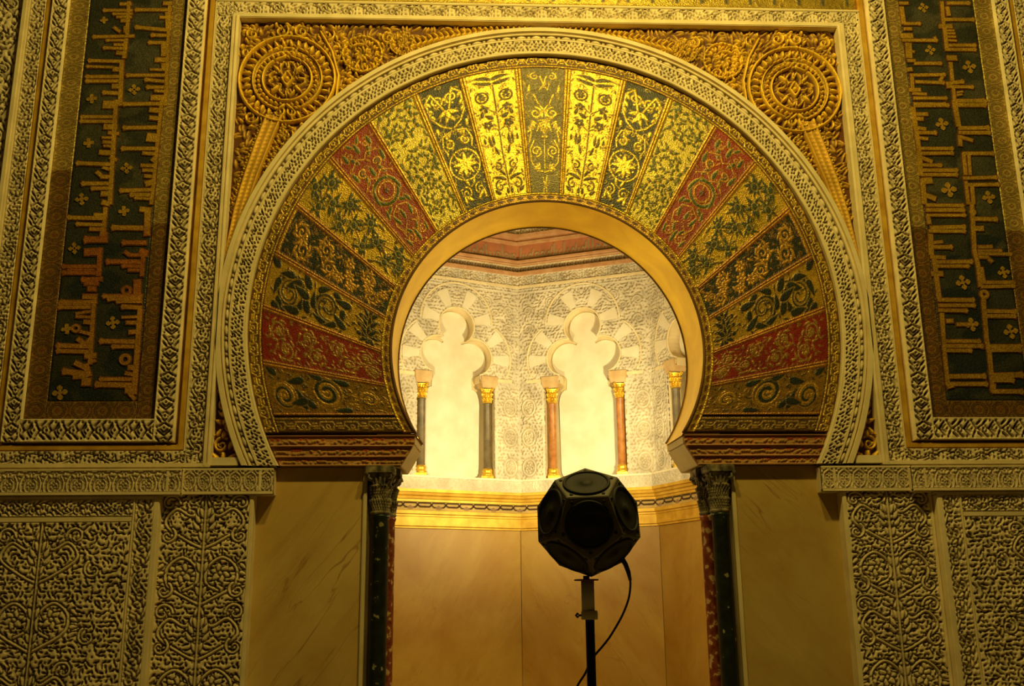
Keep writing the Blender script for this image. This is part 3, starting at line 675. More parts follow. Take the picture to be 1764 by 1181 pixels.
def arc_relief(name, tile, R0, cz, zend, y0, n, mat, parent=None, skirt=.08, back=0):
    """canvas tile (x = outward, y = along) repeated n times round the horseshoe"""
    cv = tile.tiled(1, n)
    def fn(X, Y, H):
        R = R0+X; am = np.arccos((zend-cz)/R); a = (2*Y/cv.h-1)*am
        return R*np.sin(a), y0-H, cz+R*np.cos(a)
    return relief(name, cv, fn, mat, parent, skirt, flip=True)
def arc_sweep(name, prof, cz, zend, mat, parent=None, n=220, label=None):
    P = np.zeros((n, len(prof), 3))
    for j, (R, y) in enumerate(prof):
        a = np.linspace(-1, 1, n)*math.acos((zend-cz)/R); P[:, j] = np.stack([R*np.sin(a), np.full(n, y), cz+R*np.cos(a)], -1)
    return grid(name, P, None, mat, parent, None, False, label=label, flip=True)
def build_arch():
    t = thing('mosaic_border', 'gold interlaced chain border round the outer edge of the mosaic arch', 'mosaic border', (0, .05, 5.99))
    arc_relief('chain_strip', chain_band(.104, .165, .0052), 2.191, 3.80, 2.945, .045, 53, M['mosaic'], t)
    t = thing('mosaic_border', 'narrow gold border hugging the inner edge of the mosaic arch', 'mosaic border', (0, .05, 4.84))
    c = Cv(.072, .16, .006, (.52, .30, .045, .7), 0, per=(0, 1))
    for y in (.04, .12): c.leaf(.036, y-.03, PI/2, .06, .014, col=(.14, .05, .015, 0), h=.001, bev=0)
    c.line([(.064, 0), (.064, .16)], .005, col=GOLD, h=.006, bev=.005)
    arc_relief('leaf_strip', c, 1.209, 3.597, 2.945, .040, 33, M['mosaic'], t)
    for s in (-1, 1):
        L = 5
        cv = chain_band(.112, .19, .0056, (.46, .27, .045, .5), (.10, .05, .015, 0), DARK).turned().tiled(L, 1); W0 = cv.w
        def fn(X, Y, H):
            z = 2.945+(cv.h-Y); xi = np.sqrt(1.281**2-(z-3.597)**2); xo = np.sqrt(2.19**2-(z-3.8)**2)
            return s*(xi+(xo-xi)*X/W0), .045-H, z
        o = relief('mosaic_border', cv, fn, M['mosaic'], skirt=.05, flip=s > 0)
        tag(o, 'dark chain border strip under the lowest mosaic voussoir, %s springing' % ('left' if s < 0 else 'right'), 'mosaic border', 'chain strips at the springing')
    # carved stone ring
    t = thing('arch_moulding', 'pale carved stone ring framing the mosaic horseshoe arch', 'carved moulding', (0, 0, 6.2))
    arc_sweep('inner_lip', [(2.294, .12), (2.294, .004), (2.300, -.004), (2.316, -.004), (2.316, .03)], 3.80, 2.69, M['plaster'], t)
    arc_relief('carved_band', ring_band(.100, .59, .0055), 2.316, 3.80, 2.69, .016, 17, M['stone'], t)
    arc_sweep('fillet', [(2.415, .03), (2.416, -.008), (2.430, -.008), (2.431, .03)], 3.80, 2.69, M['plaster'], t)
    arc_relief('bead_and_reel', bead_reel(.034, .125, .0058), 2.430, 3.80, 2.69, .010, 80, M['stone'], t)
    arc_sweep('outer_fillet', [(2.464, .03), (2.465, -.010), (2.478, -.012), (2.480, .004), (2.490, .004), (2.493, -.022), (2.527, -.022), (2.533, -.012), (2.533, .12)], 3.80, 2.69, M['plaster'], t)
    # gilded soffit
    t = thing('arch_soffit', 'smooth gold leaf underside of the horseshoe arch into the niche', 'arch soffit', (0, .3, 4.79))
    n = 120; ys = np.linspace(.035, .55, 9); P = np.zeros((n, 9, 3))
    for j, y in enumerate(ys):
        f = (y-.035)/.515; R = 1.208-.024*f; cz = 3.597-.003*f; a = np.linspace(-1, 1, n)*math.acos((2.912-cz)/R)
        P[:, j] = np.stack([R*np.sin(a), np.full(n, y), cz+R*np.cos(a)], -1)
    grid('gold_lining', P, None, M['soffit'], t, flip=True)
    for nm, R, y, r in (('front_lip', 1.207, .034, .011), ('back_lip', 1.183, .548, .009)):
        b = MB(); a0 = math.acos((2.93-3.596)/R); b.tube([(R*math.sin(a), y, 3.596+R*math.cos(a)) for a in np.linspace(-a0, a0, 90)], r, 6); b.build(nm, M['brownedge'], t, 'dark brown edge bead')
    for s in (-1, 1):
        b = MB(); T = lambda p, q, d: (s*(p-.032*(d-.08)/.475 if p < 1.2 else p), d, q)
        b.prism([(1.012, 2.938), (1.30, 2.938), (1.30, 2.872), (1.020, 2.862)], .08, .555, T); 
        o = thing('impost_block', 'cream stone impost under the gold soffit, %s jamb' % ('left' if s < 0 else 'right'), 'impost', (s*1.1, .3, 2.69), 'imposts of the arch')
        b.build('upper_course', M['cream'], o, bevel=.004)
        b = MB(); b.prism([(1.022, 2.858), (1.31, 2.858), (1.31, 2.692), (1.118, 2.692), (1.030, 2.845)], .06, .555, T); b.build('chamfered_block', M['cream'], o, bevel=.004)
        # red carved impost frieze, front
        cv = Cv(1.0, .225, .0062, (.42, .20, .075, .1), 0, per=(0, 0)); rn = random.Random(4+s)
        for i in range(52):
            x = (i+.5)/52
            for z0 in (.176, .098, .024):
                if rn.random() < .9: cv.leaf(x-.012, z0+rn.uniform(-.008, .008), rn.uniform(-.8, .8), .030, .008, col=(.45, .27, .075, .3), h=.014, bev=.006)
                if rn.random() < .25: cv.disc(x, z0+.02, .010, col=(.34, .035, .014, 0), h=.006, bev=0)
        for z0 in (.222, .147, .142, .068, .063, .002): cv.line([(0, z0), (1, z0)], .0055, col=(.46, .25, .11, .1), h=.026, bev=.006)
        for z0 in (.135, .057, .213): cv.line([(0, z0), (1, z0)], .004, col=(.22, .05, .02, 0), h=0., bev=0)
        def fn(X, Y, H):
            z = 2.692+Y; xi = np.where(z > 2.862, 1.016, 1.016+(2.862-z)/.17*.10); xo = np.sqrt(2.292**2-(z-3.8)**2)-.004
            return s*(xi+(xo-xi)*X), .045-H, z
        tag(relief('impost_frieze', cv, fn, M['paint'], skirt=.05, flip=s < 0), 'red and gold banded frieze below the mosaic at the %s springing' % ('left' if s < 0 else 'right'), 'frieze', 'red impost friezes')
build_arch()

# ================================================================ RECTANGULAR FRAME AND GILDED SPANDRELS
def build_frame():
    t = thing('arch_surround', 'pale carved stone frame boxing in the horseshoe arch, bent outward at its feet', 'carved frame', (0, 0, 2.7))
    vt = scroll_band(.132, .40, .0062, 3)
    for s in (-1, 1):
        cv = vt.tiled(1, 10); f = flat(0, .02, 2.715)
        if s > 0: cv = cv.flipped()
        x0 = -2.688 if s < 0 else 2.556
        cv2 = cv; L = 6.53-2.715
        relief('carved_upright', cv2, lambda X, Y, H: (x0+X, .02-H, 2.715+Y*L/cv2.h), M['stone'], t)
        b = MB(); T = lambda p, q, d: (s*p, d-q, 0)
        b2 = [(2.498, -.12), (2.498, .016), (2.512, .022), (2.520, .022), (2.523, .010), (2.530, .010), (2.534, .026), (2.548, .026), (2.556, .012), (2.556, -.12)]
        V = [(s*x, -y, z) for z in (2.69, 6.40) for x, y in b2]; n = len(b2)
        b.add(V, [(i, i+1, n+i+1, n+i) for i in range(n-1)]); b.build('inner_fillet', M['plaster'], t)
        b = MB(); b.box(min(s*2.699, s*2.688), max(s*2.699, s*2.688), -.006, .12, 2.80, 6.53); b.build('outer_fillet', M['plaster'], t)
        # foot turned outward
        cv = scroll_band(.092, .40, .0062, 11).turned().tiled(4, 1); x1 = -2.60-1.58 if s < 0 else 2.60
        relief('carved_foot', cv, lambda X, Y, H: (x1+X*1.58/cv.w, .016-H, 2.708+Y), M['stone'], t)
        b = MB(); b.box(min(s*2.50, s*4.2), max(s*2.50, s*4.2), -.024, .12, 2.676, 2.708); b.build('foot_fillet', M['plaster'], t, bevel=.005)
        b = MB(); b.box(min(s*2.30, s*2.52), max(s*2.30, s*2.52), -.004, .12, 2.69, 2.752); b.build('corner_block', M['plaster'], t, bevel=.004)
    cv = scroll_band(.104, .40, .0062, 7).turned().tiled(14, 1); W0 = 5.376
    relief('carved_lintel', cv, lambda X, Y, H: (-2.688+X*W0/cv.w, .02-H, 6.428+Y), M['stone'], t)
    b = MB(); b.box(-2.55, 2.55, -.012, .13, 6.386, 6.428); b.build('lower_fillet', M['plaster'], t, bevel=.006)
    b = MB(); b.box(-2.70, 2.70, -.012, .13, 6.531, 6.553); b.build('upper_fillet', M['plaster'], t, bevel=.005)
    for s in (-1, 1):
        b = MB(); T = lambda p, q, d: (s*p, d, q)
        b.prism([(2.699, 2.806), (4.085, 2.806), (4.085, 2.846), (2.747, 2.846), (2.747, 6.9), (2.699, 6.9)], -.002, .13, T)
        tag(b.build('gold_strip', M['goldstrip'], bevel=.006), 'plain gold strip between the carved arch frame and the %s inscription frame' % ('left' if s < 0 else 'right'), 'gold strip', 'gold strips')
    cv = Cv(5.39, .34, .011, (.55, .38, .055, .8), .001)
    rn = random.Random(8)
    for i in range(150): cv.leaf(rn.uniform(0, 5.4), rn.uniform(.03, .34), rn.uniform(0, 6), .09, .013, .3, col=(.30, .20, .04, .5), h=.003, bev=0)
    for i in range(26): cv.rect(i*.21+.05, i*.21+.08, .05, .05+rn.uniform(.1, .3), col=(.10, .09, .05, 0), h=.004, bev=0)
    cv.line([(0, .012), (5.39, .012)], .010, col=(.66, .44, .08, .8), h=.006, bev=.006)
    tag(relief('mosaic_band', cv, flat(-2.695, .03, 6.556), M['mosaic']), 'gold mosaic strip along the top edge above the carved lintel', 'mosaic band')
build_frame()

GL = (.90, .585, .055, .8); BO = (.11, .036, .008, .0)
def build_spandrel(s):
    side = 'left' if s < 0 else 'right'
    t = thing('gilded_spandrel', 'gilded stucco spandrel with roundel and scrolls in the upper %s corner' % side, 'spandrel', (s*2.1, .07, 5.85), 'gilded spandrels')
    rx, rz = (2.094, 5.857) if s < 0 else (2.105, 5.825)
    K = dict(col=GL, h=.046, bev=.010, moat=.007, mh=0., mcol=BO)
    K2 = dict(K, h=.024, bev=.006, col=(.60, .36, .045, .5), moat=.006)
    # canvas: X = distance from the frame edge inward, Y = z - 4
    cv = Cv(2.46, 2.388, .0072, BO, 0); cx, cy = 2.5-rx, rz-4
    cv.fill(.066, 21+s, lambda x, y: 2.5*math.sin(9*x)+2*math.cos(8*y), 1.35, .20, .85, **K2)
    for (x, y, r, d) in ((1.02, 1.98, .07, 1), (.92, 1.80, .06, -1), (1.22, 2.25, .06, 1), (.42, 1.36, .06, -1), (.10, 2.27, .055, 1), (.34, 2.30, .062, -1), (.50, 2.30, .062, 1), (.72, 2.27, .06, -1), (.80, 2.10, .07, 1), (.06, 2.10, .05, -1), (1.42, 2.03, .06, 1), (.62, 1.42, .075, 1), (.13, 1.52, .07, -1)):
        cv.spiral(x, y, r, 1.4, d, 1.2, .0095, **K)
        for a in range(5): cv.leaf(x+r*1.1*math.cos(a*1.25), y+r*1.1*math.sin(a*1.25), a*1.25+d*1.1, .05, .013, .3*d, **K)
    # leafy ring round the main rosette
    path = [(.80, 1.62), (.82, 1.90), (.76, 2.12), (.66, 2.30)]
    cv.line(path, .011, **K)
    for i in range(13):
        tt = i/12; x = .80+.03*math.sin(3*tt)-.05*tt*tt; y = 1.55+tt*.7
        for q in (-.7, .1): cv.leaf(x+.06, y, q+.4, .07, .012, .2, **K)
    # garland towards the crown
    gp = [(1.44, 2.20), (1.62, 2.26), (1.85, 2.31), (2.1, 2.345), (2.45, 2.36)]
    cv.line(gp, .010, .006, **K)
    for i in range(22):
        x = 1.45+i*.046; y = np.interp(x, [g[0] for g in gp], [g[1] for g in gp]); L = .085*(1-.55*i/22)
        for q in (-1, 1): cv.leaf(x, y, PI+q*.75, -L if False else L, .0125*(1-.3*i/22), 0, **K)
    for x, y, r in ((1.50, 2.14, .05), (1.62, 2.17, .04)): cv.flower(x, y, r, 7, 0, .3, .3, **K)
    # curling leaf row beside the stalk and pearl row
    st = [(.315, 1.52), (.245, 1.30), (.165, 1.02), (.095, .72), (.045, .40), (.015, .05)]
    sx = lambda y: float(np.interp(y, [p[1] for p in st[::-1]], [p[0] for p in st[::-1]]))
    for i in range(20):
        y = 1.46-i*.052; 
        if sx(y) > .10: cv.leaf(sx(y)-.065, y, PI-.5+1.2, .075*min(1, sx(y)*5), .016, .5, **K); cv.disc(sx(y)-.085, y-.01, .011, **K)
        cv.leaf(sx(y)+.075, y-.02, PI/2-1.0, .07, .016, -.6, **K); cv.disc(sx(y)+.115, y, .013, **K)
    m = lambda X: s*(2.5-X)
    relief('scroll_ground', cv, lambda X, Y, H: (m(X), .080-H, 4+Y), M['gilt'], t, flip=s > 0,
           sd=lambda X, Y: np.maximum(2.528-np.hypot(2.5-X, Y+.2), np.maximum(-X, -2) if False else -X-1))
    # ribbed stalk
    b = [(-.052, 0), (-.050, .045), (-.040, .052), (-.033, .036), (-.020, .040), (-.007, .036), (0, .046), (.007, .036), (.020, .040), (.033, .036), (.040, .052), (.050, .045), (.052, 0)]
    NS = 170; yy = np.linspace(1.53, .02, NS); P = np.zeros((NS, len(b), 3))
    for i, y in enumerate(yy):
        f = .62+.68*(y/1.53)
        for j, (dx, hh) in enumerate(b): P[i, j] = (m(sx(y)+dx*f*1.05), .075-hh-.006*(math.sin(i*1.6) if j in (4, 8) else 0), 4+y)
    c = np.zeros((NS, len(b), 4)); c[:] = (.62, .36, .045, .55)
    grid('ribbed_stalk', P, c, M['gilt'], t, flip=s < 0)
    # roundel
    R = .405; rc = Cv(2*R, 2*R+.06, .0066, BO, 0); u = v = R
    rc.ring(u, v, .385, .0125, **K); rc.ring(u, v, .275, .0115, **K); rc.ring(u, v, .262, .004, **dict(K, h=.02)); rc.ring(u, v, .198, .0105, **K)
    rc.line([(u-.16, v+.24), (u-.06, v+.29), (u, v+.345), (u+.06, v+.29), (u+.16, v+.24)], .010, **K); rc.line([(u-.10, v+.17), (u-.03, v+.20), (u, v+.245), (u+.03, v+.20), (u+.10, v+.17)], .009, **K)
    for i in range(34):
        a = 2*PI*i/34; rc.leaf(u+.296*math.cos(a), v+.296*math.sin(a), a+.45, .074, .0155, -.15, **dict(K, moat=.006))
        a += .1; rc.disc(u+.234*math.cos(a), v+.234*math.sin(a), .0150, **dict(K, moat=.006))
    for i in range(4):
        a = PI/2*i+PI/4
        for q in (-1, 1): rc.line(sm([(u+.07*math.cos(a), v+.07*math.sin(a)), (u+.12*math.cos(a+q*.25), v+.12*math.sin(a+q*.25)), (u+.150*math.cos(a+q*.62), v+.150*math.sin(a+q*.62)), (u+.115*math.cos(a+q*.70), v+.115*math.sin(a+q*.70))]), .0085, .006, **K)
        rc.leaf(u+.09*math.cos(a), v+.09*math.sin(a), a, .085, .017, 0, **K)
        rc.leaf(u+.08*math.cos(a+PI/4), v+.08*math.sin(a+PI/4), a+PI/4, .085, .013, 0, **K)
    rc.poly([(u-.055, v), (u, v+.085), (u+.055, v), (u, v-.085)], **K); rc.poly([(u-.035, v), (u, v+.055), (u+.035, v), (u, v-.055)], **dict(K, h=.015, moat=0)); rc.disc(u, v, .022, **K)
    for q in (-1, 1): rc.spiral(u+q*.055, v-.30, .05, 1.3, q, 1, .010, **K); rc.leaf(u, v-.22, -PI/2+q*.6, .10, .016, q*.3, **K)
    relief('roundel', rc, lambda X, Y, H: (s*(rx+R-X) if s > 0 else -(rx+R-X), .066-H, rz-R+Y), M['gilt'], t, flip=s > 0, sd=lambda X, Y: np.maximum(np.hypot(X-u, Y-v)-.402, 2.545-np.hypot(rx+R-X, rz-R+Y-3.8)))
    # scroll rosettes
    for (x, z, r) in (((1.492, 6.094, .172), (1.162, 6.201, .112)) if s < 0 else ((1.517, 6.081, .172), (1.204, 6.173, .108))):
        rc2 = Cv(2*r, 2*r, .0066, BO, 0); u2 = r
        rc2.ring(u2, u2, r*.92, r*.065, **K)
        for i in range(13):
            a = 2*PI*i/13
            for q in (-1, 1): rc2.leaf(u2+r*.58*math.cos(a), u2+r*.58*math.sin(a), a+q*.55+.2, r*.30, r*.062, -.2*q, **dict(K, moat=.006))
        rc2.spiral(u2, u2, r*.60, .8, -1, 2.4, r*.055, **K)
        rc2.flower(u2, u2, r*.46, 10, .2, .20, .24, **dict(K, moat=.007)); rc2.disc(u2, u2, r*.06, **dict(K, h=.01))
        relief('scroll_rosette', rc2, lambda X, Y, H: (s*(x+r-X), .070-H, z-r+Y), M['gilt'], t, flip=s > 0, sd=lambda X, Y: np.maximum(np.hypot(X-u2, Y-u2)-r*.985, 2.54-np.hypot(x+r-X, z-r+Y-3.8)))
    # lower wedge between ring and frame foot
    lw = Cv(.34, .84, .0066, BO, 0); lw.fill(.06, 31, None, 1.2, .28, **K)
    for i, (x, y) in enumerate(((.06, .10), (.11, .24), (.06, .40), (.05, .56))):
        lw.spiral(x, y, .06-.008*i, 1.3, (-1)**i, 1, .011, **K); lw.leaf(x, y+.05, 1., .08, .018, .4, **K)
    relief('lower_wedge', lw, lambda X, Y, H: (m(X), .080-H, 2.752+Y), M['gilt'], t, flip=s > 0, sd=lambda X, Y: np.maximum(2.528-np.hypot(2.5-X, 2.752+Y-3.8), -1))
build_spandrel(-1); build_spandrel(1)
KUFIC={'L':("-3607,6445,-3379,6449,23 -3526,6413,-3376,6416,19 -3502,6385,-3381,6387,23 -3484,6505,-3391,6506,26 -3463,6353,-3392,6355,29 -3515,6291,-3462,6251,23 -3669,6199,-3345,6213,26 -3561,6169,-3398,6172,19 -3501,6130,-3395,6131,23 -3576,6100,-3392,6095,23 -3473,6058,-3402,6051,29 -3684,5982,-3410,5979,26 -3693,5930,-3490,5926,19 -3488,5910,-3411,5907,39 -3692,5839,-3412,5844,26 -3688,5800,-3409,5804,26 -3482,5756,-3405,5757,39 -3546,5700,-3407,5694,29 -3538,5606,-3413,5608,39 -3414,6531,-3402,6220,26 -3423,6301,-3418,6244,26 -3407,6188,-3409,6011,29 -3424,5979,-3404,5585,32 -3540,5586,-3429,5588,52 -3440,5635,-3409,4739,32 -3697,5483,-3420,5487,26 -3700,5445,-3417,5445,26 -3516,5401,-3412,5395,45 -3477,5348,-3394,5341,26 -3521,5305,-3418,5306,19 -3511,5267,-3415,5264,23 -3501,5233,-3419,5230,19 -3531,5179,-3414,5173,39 -3444,5135,-3388,5113,26 -3692,5083,-3419,5075,29 -3536,5013,-3484,4969,29 -3492,5051,-3407,5022,23 -3498,4969,-3423,4969,29 -3635,4911,-3425,4913,29 -3557,4871,-3407,4873,26 -3485,4827,-3424,4828,39 -3472,4757,-3410,4743,39 -3441,4713,-3434,4479,29 -3451,4378,-3444,4149,32 -3524,4653,-3449,4650,23 -3716,4626,-3433,4621,29 -3644,4572,-3428,4566,26 -3546,4533,-3438,4530,29 -3462,4493,-3408,4486,39 -3571,4445,-3404,4447,45 -3568,4341,-3449,4349,58 -3716,4225,-3451,4227,26 -3711,4176,-3446,4177,29 -3674,4201,-3475,4202,13 -3560,4120,-3415,4127,32 -3544,4091,-3439,4092,32 -3514,4049,-3454,4049,39 -3547,3986,-3442,3986,39 -3701,3943,-3438,3944,26 -3710,3932,-3480,3933,29 -3714,3901,-3477,3902,26 -3459,3982,-3442,3458,29 -3584,3849,-3474,3870,19 -3582,3828,-3470,3822,19 -3519,3787,-3453,3780,32 -3573,3735,25,16 -3538,3711,-3458,3690,23 -3552,3656,-3489,3608,32 -3489,3608,-3454,3656,29 -3696,3601,-3462,3594,32 -3692,3560,-3458,3553,29 -3487,3519,-3403,3526,39 -3426,3492,-3418,3471,39 -3554,3471,-3472,3431,36 -3631,3404,-3468,3383,39 -3556,3363,-3453,3370,39 -3475,3458,-3440,3363,39 -3488,3323,-3423,3323,58",
"-3134,6520,-3062,6521,32 -3351,6454,-3058,6459,26 -3152,6388,-3052,6390,23 -3092,6438,-3072,6267,39 -3337,6294,-3072,6271,29 -3204,6224,-3054,6222,26 -3220,6155,-3057,6158,26 -3098,6145,-3090,6032,45 -3161,5999,-3059,6001,39 -3092,5968,-3080,5904,32 -3193,5911,-3066,5909,19 -3371,5856,-3049,5861,26 -3221,5819,-3073,5805,26 -3202,5752,-3062,5754,26 -3143,5722,-3031,5715,23 -3166,5658,-3055,5660,45 -3378,5601,-3051,5609,26 -3081,6537,-3049,5590,23 -3078,5640,-3091,4742,26 -3374,5597,-3075,5605,26 -3169,5553,-3085,5546,39 -3163,5483,-3079,5476,32 -3357,5392,-3087,5399,29 -3171,5313,-3087,5307,71 -3355,5212,-3087,5215,29 -3194,5176,-3083,5169,26 -3115,5131,-3086,5109,39 -3199,5070,-3082,5067,26 -3182,5028,-3079,5029,26 -3164,4980,-3082,4973,26 -3152,4912,-3072,4936,45 -3338,4855,-3094,4864,29 -3254,4822,-3084,4820,29 -3217,4793,-3081,4786,19 -3177,4700,-3088,4694,39 -3114,4679,-3105,4481,45 -3373,4545,-3137,4543,36 -3281,4422,-3107,4423,32 -3262,4350,-3219,4321,26 -3219,4321,-3092,4322,23 -3149,4358,-3087,4337,39 -3388,4267,-3114,4265,32 -3265,4235,-3111,4229,26 -3222,4200,-3123,4200,23 -3119,4322,-3118,4150,26 -3149,4122,-3139,4001,52 -3222,4036,29,19 -3390,3990,-3099,3995,26 -3352,3969,-3101,3970,29 -3284,3945,-3099,3945,19 -3241,3906,-3095,3900,29 -3107,3886,-3099,3229,36 -3240,3822,-3116,3826,19 -3204,3781,-3105,3781,26 -3178,3705,-3093,3712,32 -3381,3635,-3126,3632,32 -3286,3594,-3129,3595,26 -3186,3495,32,23 -3161,3431,-3116,3431,39 -3177,3390,-3118,3377,26 -3354,3343,-3115,3343,26 -3383,3303,-3111,3296,36 -3166,3256,-3108,3256,39 -3139,3242,-3089,3189,26",
"-3599,6355,25 -3632,5644,32 -3305,5731,36 -3620,5258,32 -3629,4781,39 -3307,5046,36 -3645,4376,36 -3297,4685,32 -3638,3731,32 -3640,3242,43 -3302,3781,39",
),
'R':("3076,6644,3154,6646,26 3088,6610,3092,6440,36 3093,6448,3232,6451,26 3087,6397,3157,6398,26 3049,6329,3157,6331,45 3060,6287,3359,6292,26 3348,6326,3352,6301,19 3111,6263,3102,6120,52 3110,6187,3155,6180,19 3084,6095,3153,6096,26 3143,6071,3371,6075,26 3092,6029,3096,5996,45 3092,5959,3389,5968,26 3130,5898,3372,5893,26 3371,5951,3344,5909,23 3107,5955,3100,5832,29 3069,5823,3167,5824,32 3096,5791,3215,5784,23 3098,5746,3377,5750,26 3092,5693,3363,5693,26 3092,5677,3386,5685,26 3083,5664,3085,5487,36 3085,5487,3091,5280,36 3091,5280,3079,5044,36 3105,5600,3203,5601,29 3086,5559,3160,5556,32 3077,5479,3172,5464,29 3086,5431,3250,5433,26 3103,5383,3177,5376,26 3092,5288,3375,5291,26 3087,5244,3370,5252,26 3098,5209,3190,5171,32 3054,5154,3106,5154,39 3105,5142,3260,5140,26 3092,5095,3388,5098,29 3095,5056,3383,5059,26 3081,4998,3170,5006,52 3068,4889,3180,4844,39 3090,5013,3080,4797,39 3093,4789,3401,4788,26 3088,4747,3403,4749,29 3090,4701,3405,4703,23 3097,4693,3103,4625,32 3107,4594,3392,4604,29 3089,4564,3387,4566,26 3101,4541,3087,4361,39 3114,4466,3194,4474,23 3109,4428,3261,4429,29 3078,4346,3200,4339,29 3108,4301,3412,4307,29 3112,4268,3379,4269,26 3105,4331,3107,3991,36 3068,4204,3162,4205,39 3099,3984,3378,3981,26 3093,3987,3385,3985,29 3094,3940,3387,3941,26 3089,3900,3317,3897,26 3115,3878,3109,3770,32 3109,3770,3098,3562,29 3098,3562,3093,3295,29 3143,3813,3200,3813,32 3224,3785,3338,3785,26 3094,3648,3391,3648,26 3090,3609,3407,3609,29 3085,3573,3311,3573,26 3102,3365,3397,3368,32 3095,3305,3402,3305,29 3085,3281,3135,3295,29",
"3450,6669,3439,6446,29 3491,6618,3496,6532,32 3495,6652,3690,6656,29 3452,6493,3708,6498,29 3398,6428,3514,6430,39 3447,6387,3524,6388,17 3459,6360,3529,6361,17 3456,6329,3532,6329,17 3451,6294,3535,6291,19 3446,6248,3692,6252,26 3440,6206,3686,6210,26 3443,6412,3439,6193,29 3431,6126,3515,6127,45 3456,6085,3450,5911,29 3394,5885,3541,5908,29 3398,5857,3618,5856,26 3475,5804,3529,5813,16 3472,5780,3518,5789,16 3449,5845,3448,5714,26 3442,5726,3700,5734,29 3438,5694,3711,5698,23 3443,5718,3452,5492,39 3428,5722,3716,5726,23 3424,5685,3703,5689,29 3450,5476,3706,5483,32 3445,5436,3708,5439,29 3450,5412,3445,5316,32 3455,5396,3556,5365,29 3459,5249,3713,5252,29 3463,5253,3457,5056,29 3506,5237,3494,5056,23 3431,5028,3714,5039,26 3468,4970,3720,4977,26 3450,5001,3446,4800,26 3498,4971,3490,4800,29 3478,4819,3466,4666,32 3466,4666,3445,4393,32 3445,4393,3459,4273,32 3459,4273,3457,4095,32 3474,4731,19,16 3459,4673,3664,4671,32 3456,4589,3544,4590,39 3479,4431,3596,4435,26 3475,4401,3664,4402,19 3472,4374,3740,4372,26 3475,4344,3555,4345,23 3553,4334,3578,4304,29 3478,4259,3483,4133,39 3462,4132,3736,4134,26 3457,4095,3732,4104,26 3477,4033,27,23 3469,4022,3468,3963,29 3465,3996,3448,3649,32 3448,3649,3456,3549,32 3456,3549,3443,3239,32 3452,3894,3716,3891,29 3468,3854,3704,3855,29 3435,3606,3712,3606,32 3452,3574,3708,3577,26 3446,3372,3694,3379,39 3442,3337,3617,3337,36 3437,3246,3677,3245,32 3452,3308,3445,3253,39",
"3280,6605,36 3294,6199,36 3612,6046,46 3313,5514,43 3300,4926,50 3624,4863,43 3318,4132,46 3661,4219,39 3345,3785,43 3651,3728,46",
),
}
